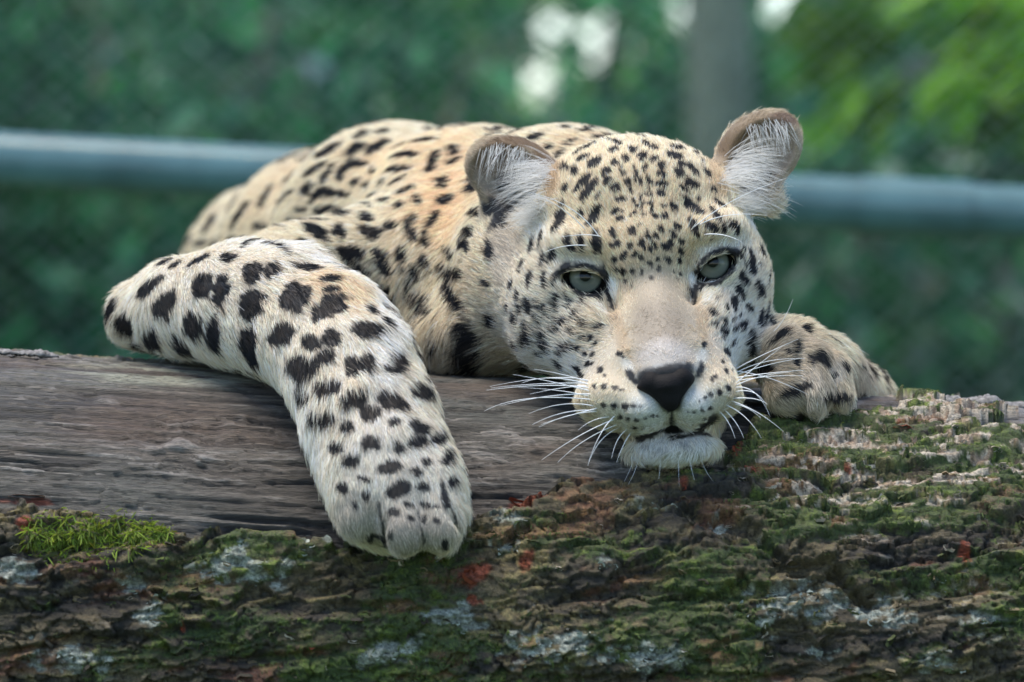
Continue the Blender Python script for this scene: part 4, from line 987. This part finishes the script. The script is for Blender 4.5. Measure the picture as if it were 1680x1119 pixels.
# gaps in the canopy through which the open sky shows (picture pixels, half size)
GAPS = [(903,46,8,8),(998,68,18,24),(882,140,8,10),(1118,20,0,4),(1284,8,6,6),(1352,64,2,4),(1400,95,-6,-6)]
def leaves(name, c, rad, n, size, cols, g, parent, aspect=.5, gaps=True, flow=None, clump=28):
    """crown of folded leaves spread through an ellipsoid in clumps; each leaf four corners plus a raised midrib"""
    c = np.array(c); rad = np.array(rad)
    k = max(3, n // clump)
    cc = g.normal(0, 1, (k, 3)); cc /= np.linalg.norm(cc, axis=1, keepdims=True); cc *= (g.random((k, 1)) ** .45)
    ki = g.integers(0, k, n); kb = np.exp(g.normal(0, .38, k))[ki]
    p = cc[ki] * rad + c + g.normal(0, 1, (n, 3)) * rad.min() * .16
    up_ = p[:, 2] > .1; p, kb = p[up_], kb[up_]
    if gaps:
        px, py = log_project(p); keepm = np.ones(len(p), bool)
        ex = .42 * size / (S * (D + p[:, 1]) / D)
        for gx, gy, a, b in GAPS: keepm &= np.hypot((px - gx) / (a + ex), (py - gy) / (b + ex)) > 1
        p, kb = p[keepm], kb[keepm]
    n = len(p)
    d = g.normal(0, 1, (n, 3)); d[:, 2] -= .4
    if flow is not None: d = d * .35 + np.array(flow)
    d /= np.linalg.norm(d, axis=1, keepdims=True)
    s = np.cross(d, g.normal(0, 1, (n, 3))); s /= np.linalg.norm(s, axis=1, keepdims=True); u = np.cross(s, d)
    l = size * g.uniform(.6, 1.3, (n, 1)); w = l * aspect * .5
    v = np.stack([p - d * l * .5, p + s * w - d * l * .05, p + d * l * .5, p - s * w - d * l * .05, p + u * w * -.35], 1)
    b = np.arange(n)[:, None] * 5
    f = np.concatenate([b + [0, 1, 4], b + [1, 2, 4], b + [2, 3, 4], b + [3, 0, 4]])
    o = new_mesh(name, v.reshape(-1, 3) - np.array(parent.location), f, bpy.data.materials['foliage'], parent, smooth=False)
    cols = np.array(cols) * 1.85; ci = cols[g.integers(0, len(cols), n)] * g.uniform(.75, 1.25, (n, 1)) * kb[:, None]; ci = np.clip(ci, 0, .6)
    a = o.data.attributes.new('leaf', 'FLOAT_COLOR', 'POINT')
    a.data.foreach_set('color', np.repeat(np.concatenate([ci, np.ones((n, 1))], 1), 5, 0).astype(np.float32).ravel())
    return o

def tube(name, pts, radii, mat, parent, sides=10):
    pts = np.array(pts, float); radii = np.array(radii, float)
    dr = np.gradient(pts, axis=0); dr /= np.linalg.norm(dr, axis=1, keepdims=True)
    ref = np.array([0, 1.0, 0]) if abs(dr[0][1]) < .9 else np.array([1.0, 0, 0])
    s1 = np.cross(dr, ref); s1 /= np.linalg.norm(s1, axis=1, keepdims=True); s2 = np.cross(dr, s1)
    a = np.linspace(0, 2 * math.pi, sides, endpoint=False)
    ring = pts[:, None] + radii[:, None, None] * (np.cos(a)[None, :, None] * s1[:, None] + np.sin(a)[None, :, None] * s2[:, None])
    n = len(pts); i, j = np.meshgrid(np.arange(n - 1), np.arange(sides), indexing='ij'); j2 = (j + 1) % sides
    q = np.stack([i * sides + j, i * sides + j2, (i + 1) * sides + j2, (i + 1) * sides + j], -1).reshape(-1, 4)
    return new_mesh(name, ring.reshape(-1, 3) - np.array(parent.location), q, mat, parent)

def make_background():
    g = np.random.default_rng(5)
    mat_leaf('foliage')
    bark = mat_flat('tree_bark', (.17, .155, .125), .9, 25, .45)
    # ground
    n = 90; xs = np.concatenate([np.linspace(-400, -12, 20), np.linspace(-10, 10, 50), np.linspace(12, 400, 20)]); ys = np.concatenate([np.linspace(-40, -6, 12), np.linspace(-5, 16, 56), np.linspace(18, 450, 22)])
    X, Y = np.meshgrid(xs, ys, indexing='ij'); Z = .05 * fbm(np.stack([X * .7, Y * .7, X * 0], -1), 3, 61) * np.exp(-((Y - 3) / 14) ** 2) + .13
    i, j = np.meshgrid(np.arange(n - 1), np.arange(n - 1), indexing='ij')
    q = np.stack([i * n + j, (i + 1) * n + j, (i + 1) * n + j + 1, i * n + j + 1], -1).reshape(-1, 4)
    tag(new_mesh('ground', np.stack([X, Y, Z], -1).reshape(-1, 3), q, mat_flat('meadow', (.045, .085, .030), .95, 8, .5)), kind='structure')
    # fence: painted rail, posts out of frame, diamond wire mesh
    fy = 1.75
    fence = empty('fence', (0, fy, 0)); tag(fence, 'blurred green tube rail with wire mesh crossing behind the leopard', 'fence')
    paint = mat_flat('rail_paint', (.075, .15, .155), .26, 14, .3)
    for nd in paint.node_tree.nodes:
        if nd.type == 'BUMP': nd.inputs['Strength'].default_value = .05
    sl = math.tan(math.radians(3.05))
    rc = P(840, 306, fy)
    def rp(x): return np.array([x, fy, rc[2] - sl * x])
    tube('rail', [rp(x) for x in np.linspace(-1.9, 1.9, 12)], [.027] * 12, paint, fence, 28)
    cx = P(1500, 0, fy)[0]
    tube('rail_sleeve', [rp(cx - .055), rp(cx + .055)], [.0295, .0295], paint, fence, 28)
    for x in (-1.55, 1.55):
        tube('post', [np.array([x, fy + .02, -.2]), np.array([x, fy + .02, rp(x)[2] + .35])], [.03, .03], paint, fence, 16)
    wire = mat_flat('wire', (.13, .19, .16), .5, 30, .15)
    vv, ff = [], []
    pitch = .021; t = .0005
    for sgn in (1, -1):
        for k in range(-130, 131):
            x0 = k * pitch * 1.25; dx, dz = math.cos(math.radians(38 * sgn)), math.sin(math.radians(38 * sgn))
            a = np.array([x0 - dx * 1.7, fy + .036 + .002 * sgn, .62 - dz * 1.7 - 0]); b = np.array([x0 + dx * 1.7, fy + .036 + .002 * sgn, .62 + dz * 1.7])
            nx = np.array([-dz, 0, dx]) * t; ny = np.array([0, t, 0]); m0 = len(vv)
            for e in (a, b): vv += [e + nx, e + ny, e - nx, e - ny]
            for i in range(4): ff.append((m0 + i, m0 + (i + 1) % 4, m0 + 4 + (i + 1) % 4, m0 + 4 + i))
    vv = np.array(vv); vv[:, 1] += 0
    o = new_mesh('wire_mesh', vv - np.array([0, fy, 0]), ff, wire, fence, smooth=False); o['kind'] = 'stuff'
    # shrubs and trees
    DK = [(.012, .062, .030), (.020, .082, .036), (.010, .052, .032)]; MD = [(.028, .125, .046), (.040, .14, .042), (.020, .095, .05)]; LT = [(.11, .20, .045), (.085, .17, .05)]; GY = [(.09, .13, .10), (.12, .15, .12)]; YG = [(.085, .20, .011), (.12, .235, .012), (.055, .155, .016)]
    def shrub(name, label, px, y, zc, rad, n, size, cols, cat='shrub', trunk=.03, gaps=True):
        x = P(px, 0, y)[0]
        e = empty(name, (x, y, 0)); tag(e, label, cat)
        for a in range(4):
            tip = np.array([x + g.normal(0, rad[0] * .35), y + g.normal(0, rad[1] * .3), zc + rad[2] * .5])
            tube('stem', [np.array([x + g.normal(0, .04), y, -.08]), np.array([(x * 2 + tip[0]) / 3, y, zc * .5]), tip], [trunk, trunk * .7, trunk * .25], bark, e, 7)
        leaves('crown', (x, y, zc), rad, n, size, cols, g, e, gaps=gaps)
        return e
    G = 'shrubs behind the fence'
    for a in [('dark_shrub', 'dark green shrub at the far left behind the rail', 60, 4.6, .55, (.62, .45, 1.0), 4200, .075, DK + MD[:1]),
              ('broad_shrub', 'mid green shrub left of the leopard back, behind the fence', 430, 5.4, .60, (.60, .5, .85), 2600, .08, MD + DK + GY[:1]),
              ('leafy_shrub', 'fresh green shrub standing above the leopard shoulder', 760, 6.2, .65, (.55, .5, .95), 2200, .085, MD + LT[1:]),
              ('tall_shrub', 'deep green shrub behind the crown of the head', 1060, 7.0, .45, (.65, .5, .85), 2300, .085, MD + DK),
              ('dense_shrub', 'dense dark shrub behind the right ear', 1400, 5.6, .40, (.60, .5, .72), 2500, .08, MD + DK + DK),
              ('edge_shrub', 'dull green shrub at the right edge behind the fence', 1720, 5.0, .42, (.55, .45, .65), 2200, .08, MD + DK + GY)]:
        shrub(*a)['group'] = G
    for a in [('backing_tree', 'dark tree mass far behind the fence at left', 250, 10.0, 1.2, (1.5, .8, 1.9), 8000, .13, DK + MD),
              ('backing_tree', 'dark tree mass far behind the fence at centre', 880, 11.5, 1.1, (1.4, .8, 1.6), 7500, .13, DK + MD),
              ('backing_tree', 'dark tree mass far behind the fence at right', 1480, 11.0, .7, (1.3, .8, 1.15), 7000, .13, DK + MD + GY)]:
        shrub(*a, cat='tree', trunk=.09)['group'] = 'trees beyond the shrubs'
    # the far edge of the wood that closes the meadow
    e = empty('woodland', (0, 15.5, .1))
    for cx_ in np.linspace(-8.5, 8.5, 9):
        leaves('woodland_crown', (cx_, 15.5 + g.normal(0, .4), 1.0 + g.normal(0, .15)), (1.7, .7, 1.9), 1500, .22, DK + MD, g, e)
    tag(e, 'far dark green wood edge closing off the meadow', 'woodland', kind='stuff')
    # the grey trunk that rises behind the head
    y = 5.2; x = P(1180, 0, y)[0]
    e = empty('slender_tree', (x, y, 0)); tag(e, 'slim grey tree trunk rising behind the head between the ears', 'tree')
    tr = mat_flat('grey_trunk', (.19, .215, .15), .9, 20, .3)
    tube('trunk', [np.array([x + .02, y, -.1]), np.array([x + .01, y, .5]), np.array([x, y, 1.0]), np.array([x - .03, y, 1.8]), np.array([x, y, 2.8])], [.064, .057, .053, .047, .018], tr, e, 14)
    tube('limb', [np.array([x, y, 1.35]), np.array([x + .25, y, 1.7]), np.array([x + .6, y, 2.1])], [.022, .016, .006], tr, e, 8)
    leaves('crown', (x, y, 2.3), (.9, .7, .7), 1800, .08, MD + LT, g, e)
    # yellow green branch coming in at the top right
    y = 4.1; x = P(1900, 0, y)[0]
    e = empty('sapling', (x, y, 0)); tag(e, 'sapling with bright yellow green leaves reaching in at the top right', 'tree')
    tube('trunk', [np.array([x, y, -.1]), np.array([x - .03, y, .7]), np.array([x - .1, y, 1.45])], [.02, .016, .010], bark, e, 8)
    a, b = P(1640, 20, y), P(1450, 160, y)
    tube('limb', [np.array([x - .07, y, 1.2]), a, b], [.010, .006, .002], bark, e, 6)
    leaves('leaf_spray', tuple(P(1610, 70, y)), (.28, .20, .16), 560, .09, YG, g, e, .32, gaps=False, flow=(-.9, 0, -.55))
    leaves('leaf_spray', tuple(P(1470, 150, y)), (.12, .11, .045), 110, .08, YG, g, e, .28, gaps=False, flow=(-.9, 0, -.55))
    # low grass on the bank behind the log
    m = 9000; gx = g.uniform(-1.6, 1.6, m); gy = g.uniform(2.3, 7.5, m); hgt = g.uniform(.18, .34, m); an = g.uniform(0, 6.28, m); ln = g.normal(0, .06, (m, 2))
    bx, by = np.cos(an) * .006, np.sin(an) * .006; z0 = np.full(m, .10)
    v = np.stack([np.stack([gx - bx, gy - by, z0], -1), np.stack([gx + bx, gy + by, z0], -1), np.stack([gx + ln[:, 0], gy + ln[:, 1], hgt], -1)], 1).reshape(-1, 3)
    o = new_mesh('grass', v, np.arange(m * 3).reshape(-1, 3), bpy.data.materials['foliage'], None, smooth=False)
    ci = np.array(MD)[g.integers(0, 3, m)] * g.uniform(.7, 1.4, (m, 1))
    a = o.data.attributes.new('leaf', 'FLOAT_COLOR', 'POINT'); a.data.foreach_set('color', np.repeat(np.concatenate([ci, np.ones((m, 1))], 1), 3, 0).astype(np.float32).ravel())
    tag(o, 'rough green grass on the bank behind the log', 'grass', kind='stuff')
# ------------------------------------------------------------------ build
make_background()
make_log()
leo, inv, bvh = make_leopard(440000)
make_face_parts(leo, inv, bvh)
